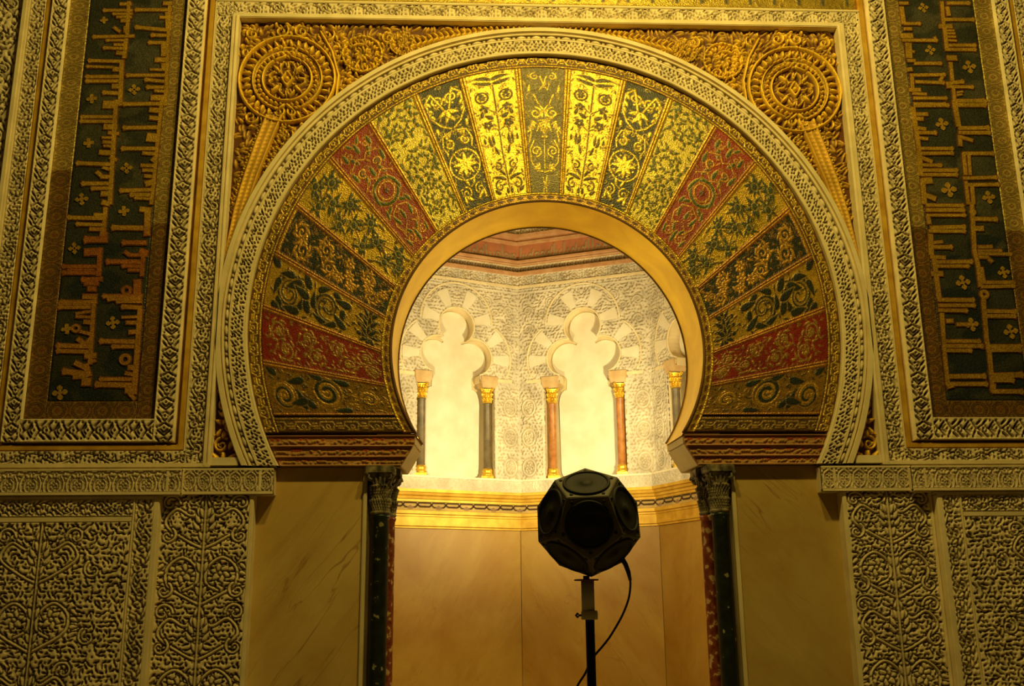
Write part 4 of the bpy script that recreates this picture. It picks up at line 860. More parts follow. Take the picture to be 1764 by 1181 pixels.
# ================================================================ INSCRIPTION PANELS (Kufic lettering as it stands on the wall)
def build_panel(s):
    side = 'left' if s < 0 else 'right'; S = 'L' if s < 0 else 'R'
    t = thing('inscription_panel', 'dark blue mosaic panel of gold Kufic lettering in two columns, %s of the arch' % side, 'inscription', (s*3.4, .02, 3.18), 'inscription panels')
    zt = 4.58
    b = Cv(.66, 3.72, .02, (.040, .042, .030, 0), 0); rn = random.Random(3+s)
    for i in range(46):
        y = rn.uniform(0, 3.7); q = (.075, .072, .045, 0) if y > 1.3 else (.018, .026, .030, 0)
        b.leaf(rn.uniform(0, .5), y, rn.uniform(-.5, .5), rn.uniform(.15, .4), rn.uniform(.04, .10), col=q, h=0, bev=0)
    cc = b.c
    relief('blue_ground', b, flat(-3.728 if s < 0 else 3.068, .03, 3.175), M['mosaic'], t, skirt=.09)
    for bi in (0, 1):
        m = MB(); cols = []; rk = random.Random(bi+5)
        for ly, grow in ((0, .0075), (1, .0005)):                # dark red outline below, gold on top
            for tok in KUFIC[S][bi].split():
                v = [float(x)/1000 for x in tok.split(',')]; yf = (.0245 if ly == 0 else .0205)-rk.uniform(0, .0022); n0 = len(m.V)
                if len(v) == 4:
                    x, z, r, w = v; R = (r+w/2+grow, max(.004, r-w/2-grow)); nn = 24
                    V = [(x+q*math.cos(2*PI*i/nn), y, z+q*math.sin(2*PI*i/nn)) for q in R for y in (yf, .05) for i in range(nn)]
                    F = []
                    for i in range(nn):
                        j = (i+1) % nn; F += [(i, j, 2*nn+j, 2*nn+i), (i, nn+i, nn+j, j), (2*nn+i, 2*nn+j, 3*nn+j, 3*nn+i)]
                    m.add(V, F)
                else:
                    x0, z0, x1, z1, w = v; d = Vector((x1-x0, z1-z0)); L = d.length; d = d/L; h_ = w*.5+grow; n = Vector((-d.y, d.x))*h_
                    A, B = Vector((x0, z0))-d*grow, Vector((x1, z1))+d*grow
                    far = A if (x0 < x1) == (s < 0) else B; fl = 1.4 if L > .13 and abs(d.x) > .8 else 1.0
                    wa, wb = (fl, 1.) if far == A else (1., fl); e = min(L*.3, .03)
                    tip = .012 if fl > 1 else 0
                    pl = [A-n*wa, A+d*e-n, B-d*e-n, B-n*wb, B+d*(tip if far == B else 0), B+n*wb, B-d*e+n, A+d*e+n, A+n*wa, A-d*(tip if far == A else 0)]
                    m.prism([tuple(q) for q in pl], yf, .05, lambda p, q, dd: (p, dd, q))
                cols += [ly]*(len(m.V)-n0)
        lay = np.array(cols)
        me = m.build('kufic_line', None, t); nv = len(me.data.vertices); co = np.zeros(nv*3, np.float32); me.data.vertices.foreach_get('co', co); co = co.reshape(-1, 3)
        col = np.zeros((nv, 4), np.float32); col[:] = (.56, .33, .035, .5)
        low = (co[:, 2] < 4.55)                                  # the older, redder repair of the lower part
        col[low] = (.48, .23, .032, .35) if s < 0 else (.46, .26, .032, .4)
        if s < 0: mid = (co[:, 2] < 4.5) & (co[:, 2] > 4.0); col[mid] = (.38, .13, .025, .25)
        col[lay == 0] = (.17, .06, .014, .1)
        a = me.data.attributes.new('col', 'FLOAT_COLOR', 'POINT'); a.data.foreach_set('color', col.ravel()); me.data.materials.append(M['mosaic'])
    for tok in KUFIC[S][2].split():
        x, z, r = [float(v)/1000 for v in tok.split(',')]; r *= 1.3
        c = Cv(2.2*r, 2.2*r, .007, (.56, .33, .04, .55), 0)
        a0 = .15
        def sd(X, Y):
            d = np.full(X.shape, 9.)
            for i in range(4):
                a = a0+PI/2*i; dx, dy = X-1.1*r, Y-1.1*r; p = dx*math.cos(a)+dy*math.sin(a); q = -dx*math.sin(a)+dy*math.cos(a); tt = np.clip(p/r, 0, 1)
                d = np.minimum(d, np.maximum(np.abs(q)-r*(.13+.25*np.sin(PI*np.clip((tt-.25)/.75, 0, 1))), np.maximum(-p, p-r*1.02)))
            return d
        relief('four_petal_flower', c, flat(x-1.1*r, .022, z-1.1*r), M['mosaic'], t, sd=sd)
    # mosaic border: two uprights and a foot
    for x0, w, zc in ((2.924, .146, 4.60 if s > 0 else 4.58), (3.728, .156, 4.57 if s > 0 else 5.02)):
        P = .155; up = knot_band(w, P, .0075, False); dn = knot_band(w, P, .0075, True); n1 = round((zc-3.035)/P); n2 = 16
        for nm, tl, n, z0, L in (('dark_border', dn, n1, 3.035, zc-3.035), ('pale_border', up, n2, zc, 6.9-zc)):
            cv = tl.tiled(1, n); xx = x0 if s > 0 else -x0-w
            relief(nm, cv, lambda X, Y, H: (xx+X, .026-H, z0+Y*L/cv.h), M['mosaic'], t, skirt=.09)
    cv = knot_band(.14, .165, .0075, True).turned().tiled(4, 1); xx = 3.07 if s > 0 else -3.728
    relief('foot_border', cv, lambda X, Y, H: (xx+X*.658/cv.w, .026-H, 3.035+Y), M['mosaic'], t, skirt=.09)
    # carved marble frame round the panel
    t = thing('marble_frame', 'pierced white marble strip framing the %s inscription panel' % side, 'carved frame', (s*3.4, 0, 2.87), 'marble frames of the inscriptions')
    xb = x_band(.146, .195, .0062)
    for nm, x0, w in (('inner_upright', 2.777, .146), ('outer_upright', 3.885, .126)):
        cv = xb.tiled(1, 21); xx = x0 if s > 0 else -x0-w
        relief(nm, cv, lambda X, Y, H: (xx+X*w/.146, -.004-H, 2.868+Y*4.03/cv.h), M['stone'], t, skirt=.13)
    cv = xb.turned().tiled(5, 1); xx = 2.923 if s > 0 else -3.885
    relief('foot', cv, lambda X, Y, H: (xx+X*.962/cv.w, -.004-H, 2.868+Y*.167/cv.h), M['stone'], t, skirt=.13)
    # next bay beyond
    t = thing('carved_pilaster', 'coarse carved stone strip at the far %s edge past a gold line' % side, 'carved moulding', (s*4.2, 0, 2.7), 'outer carved strips')
    b = MB(); b.box(min(s*4.014, s*4.066), max(s*4.014, s*4.066), -.002, .13, 2.80, 6.9); b.build('gold_line', M['goldstrip'], t, bevel=.006)
    cv = scroll_band(.115, .30, .0075, 14).tiled(1, 14); xx = 4.070 if s > 0 else -4.185
    relief('leaf_band', cv, lambda X, Y, H: (xx+X, .016-H, 2.80+Y*4.1/cv.h), M['stone'], t)
    b = MB(); b.box(min(s*4.188, s*4.245), max(s*4.188, s*4.245), -.05, .13, 2.80, 6.9); b.build('ridge', M['plaster'], t, bevel=.015)
    cv = scroll_band(.24, .62, .010, 18, top=.045).tiled(1, 7); xx = 4.25 if s > 0 else -4.49
    relief('deep_scroll_band', cv, lambda X, Y, H: (xx+X, .03-H, 2.80+Y*4.1/cv.h), M['stone'], t)
build_panel(-1); build_panel(1)
# ================================================================ DADO
def build_dado(s):
    side = 'left' if s < 0 else 'right'
    # smooth marble slab beside the column
    t = thing('marble_slab', 'smooth amber marble slab between the %s dark column and the carved pilaster' % side, 'marble panel', (s*1.75, .1, 0), 'smooth marble slabs of the arch')
    m = M['slabL'] if s < 0 else M['slabR']
    b = MB(); x0, x1 = 1.395, 2.22; b.box(min(s*x0, s*x1), max(s*x0, s*x1), .10, .16, 0, 2.69); b.build('slab', m, t, bevel=.004)
    b = MB(); x0, x1 = 1.362, 1.392; b.box(min(s*x0, s*x1), max(s*x0, s*x1), .075, .16, 0, 2.69); b.build('edge_strip', M['cream'], t, bevel=.006, label='paler edge strip')
    # inner carved pilaster
    t = thing('dado_relief', 'narrow carved marble pilaster %s of the smooth slab' % ('left' if s < 0 else 'right'), 'carved panel', (s*2.5, 0, 0), 'carved dado panels')
    cv = arabesque(.3, 1.53, .0066, 12 if s < 0 else 17, .031, 0); xx = -2.825 if s < 0 else 2.20
    relief('carving', cv, lambda X, Y, H: (xx+X*.625/cv.w, .012-H, .95+Y), M['stone'], t, skirt=.12)
    b = MB()
    for a, c in ((2.168, 2.200), (2.825, 2.850)): b.box(min(s*a, s*c), max(s*a, s*c), -.014, .13, .95, 2.48)
    b.box(min(s*2.168, s*2.85), max(s*2.168, s*2.85), -.02, .13, 0, .95); b.build('margin', M['plaster'], t, bevel=.005)
    # outer carved panel, standing further forward
    t = thing('dado_relief', 'broad carved marble dado panel at the far %s' % side, 'carved panel', (s*3.5, 0, 0), 'carved dado panels')
    y = -.075; xi = abs(D(-2.842, 0, y)[0]) if s < 0 else abs(D(2.889, 0, y)[0])
    cv = arabesque(.62, 1.36, .0070, 31 if s < 0 else 34, .033, 1); W0 = 1.24; x0 = xi+.19
    xx = x0 if s > 0 else -x0-W0
    relief('carving', cv, lambda X, Y, H: (xx+X*W0/cv.w, y+.020-H, .92+Y), M['stone'], t, skirt=.12)
    cb = scroll_band(.125, .36, .0075, 41 if s < 0 else 43); cu = cb.tiled(1, 4); xb = xi+.042 if s > 0 else -xi-.042-.125
    relief('carved_margin', cu, lambda X, Y, H: (xb+X, y+.018-H, .92+Y*1.52/cu.h), M['stone'], t, skirt=.12)
    ct = cb.turned().tiled(4, 1); xt = xi+.19 if s > 0 else -xi-.19-W0
    relief('carved_top', ct, lambda X, Y, H: (xt+X*W0/ct.w, y+.018-H, 2.325+Y*.115/ct.h), M['stone'], t, skirt=.12)
    b = MB()
    for a, c in ((xi, xi+.042), (xi+.170, xi+.188)): b.box(min(s*a, s*c), max(s*a, s*c), y-.006, .13, .92, 2.455)
    b.box(min(s*(xi+.188), s*(xi+1.43)), max(s*(xi+.188), s*(xi+1.43)), y-.004, .13, 2.283, 2.322)
    b.box(min(s*xi, s*(xi+1.43)), max(s*xi, s*(xi+1.43)), y-.004, .13, 2.44, 2.47)
    b.box(min(s*xi, s*(xi+1.43)), max(s*xi, s*(xi+1.43)), y-.02, .13, 0, .92); b.build('margin', M['plaster'], t, bevel=.005)
    # cornice blocks
    for nm, a, c, y0, kind, lab in (('cornice_block', 2.040 if s < 0 else 2.034, 2.702 if s < 0 else 2.715, -.035, 0, 'carved cornice block of ovals on the narrow %s pilaster' % side),
                                    ('cornice_block', 2.705 if s < 0 else 2.727, 4.35, -.110, 1, 'long carved cornice block of arches on the broad %s dado panel' % side)):
        k = (7.5+y0)/7.5; A, B = s*a, s*c; A = -.65+(A+.65)*k; B = -.65+(B+.65)*k; lo, hi = min(A, B), max(A, B)
        z0, z1 = D(0, 2.482, y0)[1], D(0, 2.672, y0)[1]
        t = thing(nm, lab, 'cornice', ((lo+hi)/2, 0, z0), 'carved cornice blocks')
        b = MB(); b.box(lo, hi, y0+.012, .13, z0, z1); b.build('block', M['plaster'], t, bevel=.004)
        b = MB(); b.box(lo, hi, y0-.004, y0+.05, z0, z0+.022); b.box(lo, hi, y0-.004, y0+.05, z1-.016, z1); e = .020
        ins = (hi-.105 if s < 0 else lo+.085); b.box(ins, ins+e, y0-.002, y0+.05, z0+.022, z1-.016); b.build('fillet', M['plaster'], t, bevel=.003)
        tl = lotus_band(.116 if kind == 0 else .168, .152, .0068, kind); n = max(1, round((hi-lo)/tl.w)); cv = tl.tiled(n, 1)
        relief('carved_strip', cv, lambda X, Y, H: (lo+X*(hi-lo)/cv.w, y0+.012-H, z0+.022+Y), M['stone'], t, skirt=.02)
build_dado(-1); build_dado(1)

# ================================================================ COLUMNS
def capital(b, x, y, z0, z1, r0, r1, seed):
    """bell with two rows of drilled acanthus leaves, corner volutes and a dark abacus"""
    h = z1-z0; n, mz = 72, 44; ha = h*.84
    P = np.zeros((mz, n, 3)); rn = random.Random(seed)
    for i in range(mz):
        t = i/(mz-1); r = r0+(r1-r0)*(.15*t+.85*t**3)
        for j in range(n):
            a = 2*PI*j/n; d = 0
            if t < .10: d = .008*math.sin(PI*t/.10)
            elif t < .42:
                q = (t-.10)/.32; wv = abs(math.cos(4*a)); d = .022*(wv**.5)*(.25+.75*q**1.5)*(1 if q < .92 else .3); d -= .010*(abs(math.sin(12*a+q*5)) > .82)
            elif t < .74:
                q = (t-.42)/.32; wv = abs(math.sin(4*a)); d = .026*(wv**.5)*(.25+.75*q**1.5)*(1 if q < .92 else .3); d -= .012*(abs(math.sin(12*a-q*5)) > .80)
            else:
                q = (t-.74)/.26; sq = 1/max(abs(math.cos(a)), abs(math.sin(a))); d = (sq-1)*r1*.75*q; d -= .014*(abs(math.sin(8*a)) > .8)*(q < .8)
            P[i, j] = (x+(r+d)*math.cos(a), y+(r+d)*math.sin(a), z0+ha*t)
    V = P.reshape(-1, 3).tolist(); F = [(i*n+j, i*n+(j+1) % n, (i+1)*n+(j+1) % n, (i+1)*n+j) for i in range(mz-1) for j in range(n)]
    b.add(V, F, False)
    for q in range(4):
        a = PI/4+q*PI/2; cx, cy = x+r1*1.18*math.cos(a), y+r1*1.18*math.sin(a); tx, ty = -math.sin(a), math.cos(a)
        R = h*.11
        pts = [(cx+math.cos(a)*R*(1-.8*u)*math.cos(4.2*PI*u/1.4), cy+math.sin(a)*R*(1-.8*u)*math.cos(4.2*PI*u/1.4), z0+ha-.055*h+R*(1-.8*u)*math.sin(4.2*PI*u/1.4)) for u in np.linspace(0, 1, 18)]
        b.tube(pts, h*.042, 6)
    return ha
def column(s, kind):
    side = 'left' if s < 0 else 'right'
    if kind == 'green': x, y, r, mat, lab = s*1.263 if s < 0 else 1.268, .10, .0655, M['greencol'], 'dark green column with pale flecks on the %s jamb of the arch' % side
    else: x, y, r, mat, lab = s*1.232, .30, .066, M['redcol'], 'red veined column behind the %s dark green column' % side
    t = thing('column', lab, 'column', (x, y, 0), 'jamb columns of the arch')
    b = MB(); b.lathe([(r*1.06, .16), (r*1.06, .18), (r, .20), (r*.985, 2.30), (r*1.10, 2.312), (r*1.12, 2.326), (r*1.0, 2.34)], (x, y, 0), 28); b.build('shaft', mat, t)
    b = MB(); capital(b, x, y, 2.335, 2.69, r*1.02, r*1.38, 3); cap = b.build('capital', M['capstone'], t)
    b = MB(); q = r*1.62; b.box(x-q, x+q, y-q, y+q, 2.632, 2.688); b.build('abacus', M['capstone'], cap, bevel=.006)
    b = MB(); b.lathe([(r*1.5, 0), (r*1.5, .05), (r*1.45, .07), (r*1.2, .09), (r*1.35, .12), (r*1.2, .15), (r*1.06, .165)], (x, y, 0), 28); b.build('base', M['cream'], t)
for s_ in (-1, 1):
    column(s_, 'green'); column(s_, 'red')

# ================================================================ NICHE
def nlen(X, cv): return np.clip(np.floor(X/FW-1e-9).astype(int), 0, 5)
def path_map(cv, n0, z0, k0=1, nf=4):
    """canvas x runs along faces k0.. of the niche; H pushes towards the room"""
    fs = []
    for k in range(k0, k0+nf):
        A, B = np.array(OV(k, 0)), np.array(OV(k+1, 0)); d = (B-A)/np.linalg.norm(B-A); nv = np.array((d[1], -d[0]))
        if nv @ (np.array((0, 2.13))-A) < 0: nv = -nv
        fs.append((A, d, nv))
    t8 = math.tan(R_(22.5))
    def fn(X, Y, H):
        x = np.zeros(np.broadcast(X, Y).shape); y = x.copy(); XX = X*nf*FW/cv.w+0*Y; n = n0+H+0*XX
        f = np.clip(np.floor(XX/FW+1e-6).astype(int), 0, nf-1)
        for i, (A, d, nv) in enumerate(fs):
            m = f == i; u = XX-i*FW; u = FW/2+(u-FW/2)*(1-2*n*t8/FW)
            x = np.where(m, A[0]+d[0]*u+nv[0]*n, x); y = np.where(m, A[1]+d[1]*u+nv[1]*n, y)
        return x, y, z0+Y+0*x
    return fn
def sweep_path(name, prof, mat, parent, label=None):
    """profile [(n, z)] swept along the four back faces"""
    V = []; ks = range(1, 6)
    for k in ks:
        for n, z in prof: V.append((*OV(k, n), z))
    m = len(prof); F = [(i*m+j, i*m+j+1, (i+1)*m+j+1, (i+1)*m+j) for i in range(4) for j in range(m-1)]
    b = MB(); b.add(V, F); return b.build(name, mat, parent, label)
def trefoil(inset=0, n=16):
    """right half outline of the three lobed arch, from its foot to the top (s, z)"""
    pts = []
    c1, r1, c2, r2 = (.225, 4.50), .22-inset, (0, 4.86), .222-inset
    a = math.atan2(-.205, .065); 
    # meeting point of the lobes
    d = math.hypot(c1[0]-c2[0], c1[1]-c2[1]); q = (r1*r1-r2*r2+d*d)/(2*d); hh = math.sqrt(max(0, r1*r1-q*q))
    ux, uz = (c2[0]-c1[0])/d, (c2[1]-c1[1])/d; mx, mz = c1[0]+ux*q+uz*hh, c1[1]+uz*q-ux*hh
    am = math.atan2(mz-c1[1], mx-c1[0])
    for t in np.linspace(a, am, n): pts.append((c1[0]+r1*math.cos(t), c1[1]+r1*math.sin(t)))
    a2 = math.atan2(mz-c2[1], mx-c2[0])
    for t in np.linspace(a2, PI/2, n): pts.append((c2[0]+r2*math.cos(t), c2[1]+r2*math.sin(t)))
    return pts
def open_sd(u, z):
    s = np.abs(u-.8)
    d = np.minimum(np.hypot(s-.225, z-4.50)-.22, np.hypot(s, z-4.86)-.222)
    d = np.minimum(d, np.maximum(s-.475, z-4.205)); d = np.minimum(d, np.maximum(s-.11, np.abs(z-4.55)-.18)); return np.minimum(d, np.maximum(s-.29, np.abs(z-4.35)-.15))
PAL = (.66, .60, .46, 0); NICHE_SHADE = (.44, .34, .17, 0)  # second tone paints a softer shade into the niche carving's recesses
def arch_face(seed):
    top = .022; k = dict(col=PAL, h=top, bev=.0015, moat=.0068, mh=0., mcol=NICHE_SHADE); Z = lambda z: z-3.085
    half = Cv(FW/2, 2.335, .0085, PAL, top)
    hk = dict(HOLE); HOLE['col'] = NICHE_SHADE; HOLE['h'] = 0
    drill(half, .040, seed, top, lambda x, y: 2.6*math.sin(11*x+seed)+2*math.cos(9*y), 1.0, .20)
    HOLE.update(hk)
    for y in (.15, .50, .85): half.ring(.12, y, .075, .010, 1.25, **k); half.flower(.12, y, .05, 6, .3, .3, .2, **k)
    for y in (1.55, 1.80, 2.02): half.spiral(.13, y, .06, 1.2, 1, 0, .011, **k)
    half.spiral(.42, 2.12, .085, 1.3, -1, 0, .011, **k); half.spiral(.30, 1.98, .05, 1.2, 1, 0, .010, **k)
    for a, b_, w in ((0, .014, 0), (.285, .31, 0)): half.rect(a, b_, 0, Z(4.19), col=PAL, h=.022, bev=.004)
    half.rect(0, .014, 0, 2.335, col=PAL, h=.022, bev=.004); half.rect(.045, .059, Z(4.2), 2.335, col=PAL, h=.020, bev=.004)
    half.rect(0, .8, Z(5.335), Z(5.36), col=PAL, h=.024, bev=.004); half.rect(0, .8, Z(4.185), Z(4.20), col=PAL, h=.022, bev=.004)
    half.rect(0, .8, 0, .014, col=PAL, h=.022, bev=.004)
    return half.mirror()
def wedge(b, T, c, a0, a1, r0, r1, n=4, d=.026):
    V = []
    for nn in (.0, d):
        for r in (r0, r1):
            for a in np.linspace(a0, a1, n+1): V.append(T(c[0]+r*math.sin(a), nn, c[1]+r*math.cos(a)))
    m = n+1; F = []
    for i in range(n): F += [(2*m+i, 2*m+i+1, 3*m+i+1, 3*m+i), (i, m+i, m+i+1, i+1), (i, i+1, 2*m+i+1, 2*m+i), (m+i, 3*m+i, 3*m+i+1, m+i+1)]
    F += [(0, 2*m, 3*m, m), (n, m+n, 3*m+n, 2*m+n)]
    b.add(V, F)
def build_niche():
    half_r = trefoil()
    for k in range(1, 5):
        T = FACE(k); P0 = T(.8, 0, 3.085)
        if k == 1:
            b = MB(); b.box(.003, FW-.003, -.17, -.003, 0, 2.9, lambda u, n, z: T(u, n, z)); structure(b.build('wall_niche_left', M['slabN']))
            cv = arch_face(51); A1 = np.array(T(0, 0, 0)); d1 = np.array(T(1, 0, 0))-A1; n1 = np.array(T(0, 1, 0))-A1
            structure(relief('wall_niche_left_upper', cv, lambda X, Y, H: (A1[0]+d1[0]*X+n1[0]*H, A1[1]+d1[1]*X+n1[1]*H, 3.085+Y), M['stone'], skirt=.15)); continue
        lab = {1: 'carved blind arch on the near left niche wall, hidden from the front', 2: 'carved three lobed blind arch left of the niche corner', 3: 'carved three lobed blind arch right of the niche corner', 4: 'carved blind arch cut off by the gold soffit at the far right of the niche'}[k]
        t = thing('blind_arch', lab, 'blind arch', P0, 'blind arches of the niche')
        cv = arch_face(50+k)
        def fn(X, Y, H):
            A = np.array(T(0, 0, 0)); d = np.array(T(1, 0, 0))-A; nv = np.array(T(0, 1, 0))-A
            return A[0]+d[0]*X+nv[0]*H, A[1]+d[1]*X+nv[1]*H, 3.085+Y
        flip = (np.array(T(1, 0, 0))-np.array(T(0, 0, 0)))[0] < 0
        relief('carved_face', cv, fn, M['stone'], t, flip=flip, sd=lambda X, Y: -open_sd(X, 3.085+Y))
        b = MB()
        for sg in (-1, 1):
            pts = [(.475, 3.085), (.475, 4.205), (.29, 4.205)]+half_r
            V = [T(.8+sg*q, n, z) for n in (.012, -.15) for q, z in pts]; n = len(pts)
            b.add(V, [(i, i+1, n+i+1, n+i) for i in range(n-1)], False)
        b.build('reveal', M['plaster'], t)
        b = MB(); b.box(.29, 1.31, -.17, -.145, 3.085, 5.12, lambda u, n, z: T(u, n, z)); b.box(.29, 1.31, -.145, -.004, 3.04, 3.087, lambda u, n, z: T(u, n, z)); rb = b.build('recess_back', M['cream'], t)
        # whiter marble slab standing in the recess
        out = []
        for q, z, r in ((.335, 3.10, .09),): out += [(q-r+r*math.sin(a), z+r-r*math.cos(a)) for a in np.linspace(0, PI/2, 7)]
        out += [(.345, 3.98)]+[(.345-.095*(1-math.cos(a)), 3.98+.16*math.sin(a)) for a in np.linspace(.2, PI/2, 6)]+[(.245, 4.22), (.245, 4.27)]+trefoil(.022)
        poly = [(.8+q, z) for q, z in out]+[(.8-q, z) for q, z in out[::-1]]
        b = MB(); b.prism(poly, -.148, -.128, lambda p, q, d: T(p, d, q)); b.build('white_slab', M['white'], rb, label='white marble slab')
        mo = [(math.sin(a)*.447, 4.93+.447*math.cos(a)) for a in np.linspace(-1.62, 1.62, 40)]
        b = MB(); b.tube([T(.8+q, .014, z) for q, z in mo], .013, 6)
        for sg in (-1, 1): b.tube([T(.8+sg*(.225+.46*math.sin(a)), .014, 4.50+.46*math.cos(a)) for a in np.linspace(.62, 2.05, 26)], .013, 6)
        b.build('arch_fillet', M['plaster'], t)
        for a in (-78, -27, 27, 78):
            b = MB(); wedge(b, T, (.8, 4.885), R_(a-10.5), R_(a+10.5), .225, .432, 5); b.build('plain_voussoir', M['white'], t, bevel=.004)
        for sg in (-1, 1):
            for a in (48, 92):
                b = MB(); wedge(b, T, (.8+sg*.225, 4.50), R_(sg*a-10), R_(sg*a+10), .232, .44, 5); b.build('plain_voussoir', M['white'], t, bevel=.004)
            b = MB(); b.box(.8+sg*.50-.20, .8+sg*.50+.20, 0, .024, 4.222, 4.262, lambda u, n, z: T(u, n, z)); b.build('sill_strip', M['plaster'], t)
            rim = [(q, z) for q, z in half_r]
            b = MB(); b.tube([T(.8+sg*q, .014, z) for q, z in rim], .011, 6); b.build('lobe_rim', M['plaster'], t)
        # colonnettes
        for sg in (-1, 1):
            if k == 4 and sg > 0: continue
            u = .8+sg*.405; c = T(u, -.035, 0)
            corner = (k == 2 and u < .8) if False else None
            A = np.array(T(0, 0, 0)); tox = c[0]
            left_in_photo = np.array(T(.8, 0, 0))[0] > tox
            red = k == 3
            lab = {(2, True): 'dark grey colonnette at the left edge of the left blind arch', (2, False): 'dark grey colonnette right of the left white slab', (3, True): 'red marble colonnette left of the right white slab',
                   (3, False): 'red marble colonnette right of the right white slab', (4, True): 'dark colonnette with gold capital beside the gold soffit, far right', (4, False): 'dark colonnette with gold capital beside the gold soffit, far right'}[(k, bool(left_in_photo))]
            g = thing('colonnette', lab, 'small column', (c[0], c[1], 3.085), 'colonnettes of the blind arches')
            b = MB(); b.lathe([(.048, .125), (.048, .14), (.045, .15), (.044, .865), (.05, .875), (.05, .885)], (c[0], c[1], 3.085), 18); b.build('shaft', M['shaftred'] if red else M['shaftdark'], g)
            b = MB(); b.box(c[0]-.07, c[0]+.07, c[1]-.07, c[1]+.07, 3.085, 3.125); b.lathe([(.066, .04), (.068, .06), (.058, .072), (.056, .085), (.062, .10), (.054, .12), (.048, .128)], (c[0], c[1], 3.085), 18); b.build('base', M['capgold'], g)
            b = MB(); capital(b, c[0], c[1], 3.968, 4.165, .046, .066, 5); b.build('capital', M['capgold'], g)
            b = MB(); w = .10; q = [(-.10, -.105), (.10, -.105), (.10, .07), (-.10, .07)]
            b.add([T(u+p*f, -.03+d*f, z) for z, f in ((4.145, .82), (4.20, 1.0), (4.222, 1.02), (4.282, 1.06)) for p, d in q], [(i*4+j, i*4+(j+1) % 4, i*4+4+(j+1) % 4, i*4+4+j) for i in range(3) for j in range(4)]+[(3, 2, 1, 0), (12, 13, 14, 15)]); b.build('impost', M['impost'], g, bevel=.004)
    # ledge below the blind arches
    t = thing('niche_ledge', 'cream and gold moulded ledge running round the niche under the blind arches', 'ledge', (0, 4.1, 2.52))
    cv = scroll_band(.125, .36, .0095, 61, top=.008)
    for A_ in (cv.c,): A_[:] = np.where(A_[..., :1] > .5, np.array(PAL), np.array((.60, .52, .36, 0)))
    cb = cv.turned().tiled(18, 1)
    relief('carved_strip', cb, path_map(cb, .085, 2.938), M['stone'], t, skirt=0)
    sweep_path('ledge_top', [(-.004, 3.088), (.098, 3.088), (.100, 3.066), (.092, 3.062)], M['white'], t)
    sweep_path('gold_moulding', [(.10, 2.938), (.10, 2.905), (.075, 2.900), (.082, 2.872), (.060, 2.862), (.066, 2.835), (.045, 2.830), (.045, 2.805), (.02, 2.80)], M['ledgegold'], t)
    ch = Cv(.335, .088, .0062, (.50, .36, .13, 0), .004, per=(1, 0)); kd = dict(col=(.040, .016, .008, 0), h=.014, bev=.004)
    ch.line([(0, .080), (.06, .080), (.075, .058), (.09, .080), (.23, .080), (.245, .058), (.26, .080), (.335, .080)], .0075, **kd)
    ch.line([(0, .040), (.05, .040), (.075, .058)], .0095, **kd); ch.line([(.245, .058), (.275, .040), (.335, .040)], .0095, **kd); ch.line([(.075, .058), (.10, .034), (.14, .030)], .0085, **kd); ch.line([(.245, .058), (.22, .034), (.18, .030)], .0085, **kd)
    ch.put((.10, .22, .0, .06), lambda X, Y: np.abs(X-.16)*.62+np.abs(Y-.026)-.030, col=(.27, .17, .09, 0), h=.018, bev=.012)
    ch.line([(0, .006), (.335, .006)], .005, col=(.55, .38, .11, .2), h=.010, bev=.004)
    cc = ch.tiled(19, 1); relief('chain_band', cc, path_map(cc, .028, 2.712), M['paint'], t, skirt=0)
    sweep_path('gold_base', [(.028, 2.712), (.07, 2.706), (.072, 2.672), (.052, 2.664), (.052, 2.646), (.045, 2.640), (.045, 2.545), (.030, 2.535), (.030, 2.520), (.002, 2.515)], M['ledgegold'], t)
    # cornice and frieze above
    t = thing('niche_cornice', 'red and cream moulded cornice with a carved inscription at the top of the niche', 'cornice', (0, 4.1, 5.42))
    cv = scroll_band(.12, .32, .0095, 66, top=.012)
    cv.c[:] = np.where(cv.c[..., :1] > .5, np.array(PAL), np.array(NICHE_SHADE))
    cb = cv.turned().tiled(20, 1); relief('carved_strip', cb, path_map(cb, .012, 5.435), M['stone'], t, skirt=0)
    sweep_path('cream_fillet', [(0.002, 5.40), (.03, 5.405), (.03, 5.432), (.012, 5.436)], M['plaster'], t)
    sweep_path('red_fillet', [(.02, 5.555), (.045, 5.560), (.045, 5.602), (.03, 5.606)], M['redslab'], t)
    cv2 = x_band(.07, .10, .008, .012).turned().tiled(64, 1); relief('small_strip', cv2, path_map(cv2, .020, 5.607), M['stone'], t, skirt=0)
    sweep_path('red_moulding', [(.03, 5.677), (.060, 5.680), (.064, 5.697), (.05, 5.703), (.078, 5.712), (.078, 5.738), (.05, 5.742), (.03, 5.750)], M['redslab'], t)
    fr = Cv(1.6, .20, .0085, (.44, .17, .075, 0), 0, per=(1, 0)); rn = random.Random(9); x = .03; k = dict(col=(.33, .27, .13, 0), h=.012, bev=.005)
    fr.rect(0, 1.6, .018, .036, **k)
    while x < 1.56:
        q = rn.random(); hh = rn.choice((.07, .16, .16, .17))
        if q < .55: fr.rect(x, x+.018, .02, .02+hh, **k); x += rn.uniform(.026, .055)
        elif q < .8: fr.ring(x+.028, .065, .022, .008, 1.2, **k); x += .075
        else: fr.line([(x, .03), (x+.03, .09), (x+.055, .05), (x+.07, .14)], .008, **k); x += .09
    f4 = fr.tiled(4, 1); relief('inscription_band', f4, path_map(f4, .02, 5.748), M['paint'], t, skirt=0)
    sweep_path('upper_moulding', [(.02, 5.948), (.055, 5.952), (.055, 5.985), (.03, 5.99), (.03, 6.03), (.07, 6.04), (.07, 6.08), (.02, 6.085)], M['redslab'], t)
    cv3 = scroll_band(.14, .32, .0105, 70, top=.012).turned().tiled(20, 1); relief('top_strip', cv3, path_map(cv3, .02, 6.085), M['paint'], t, skirt=0)
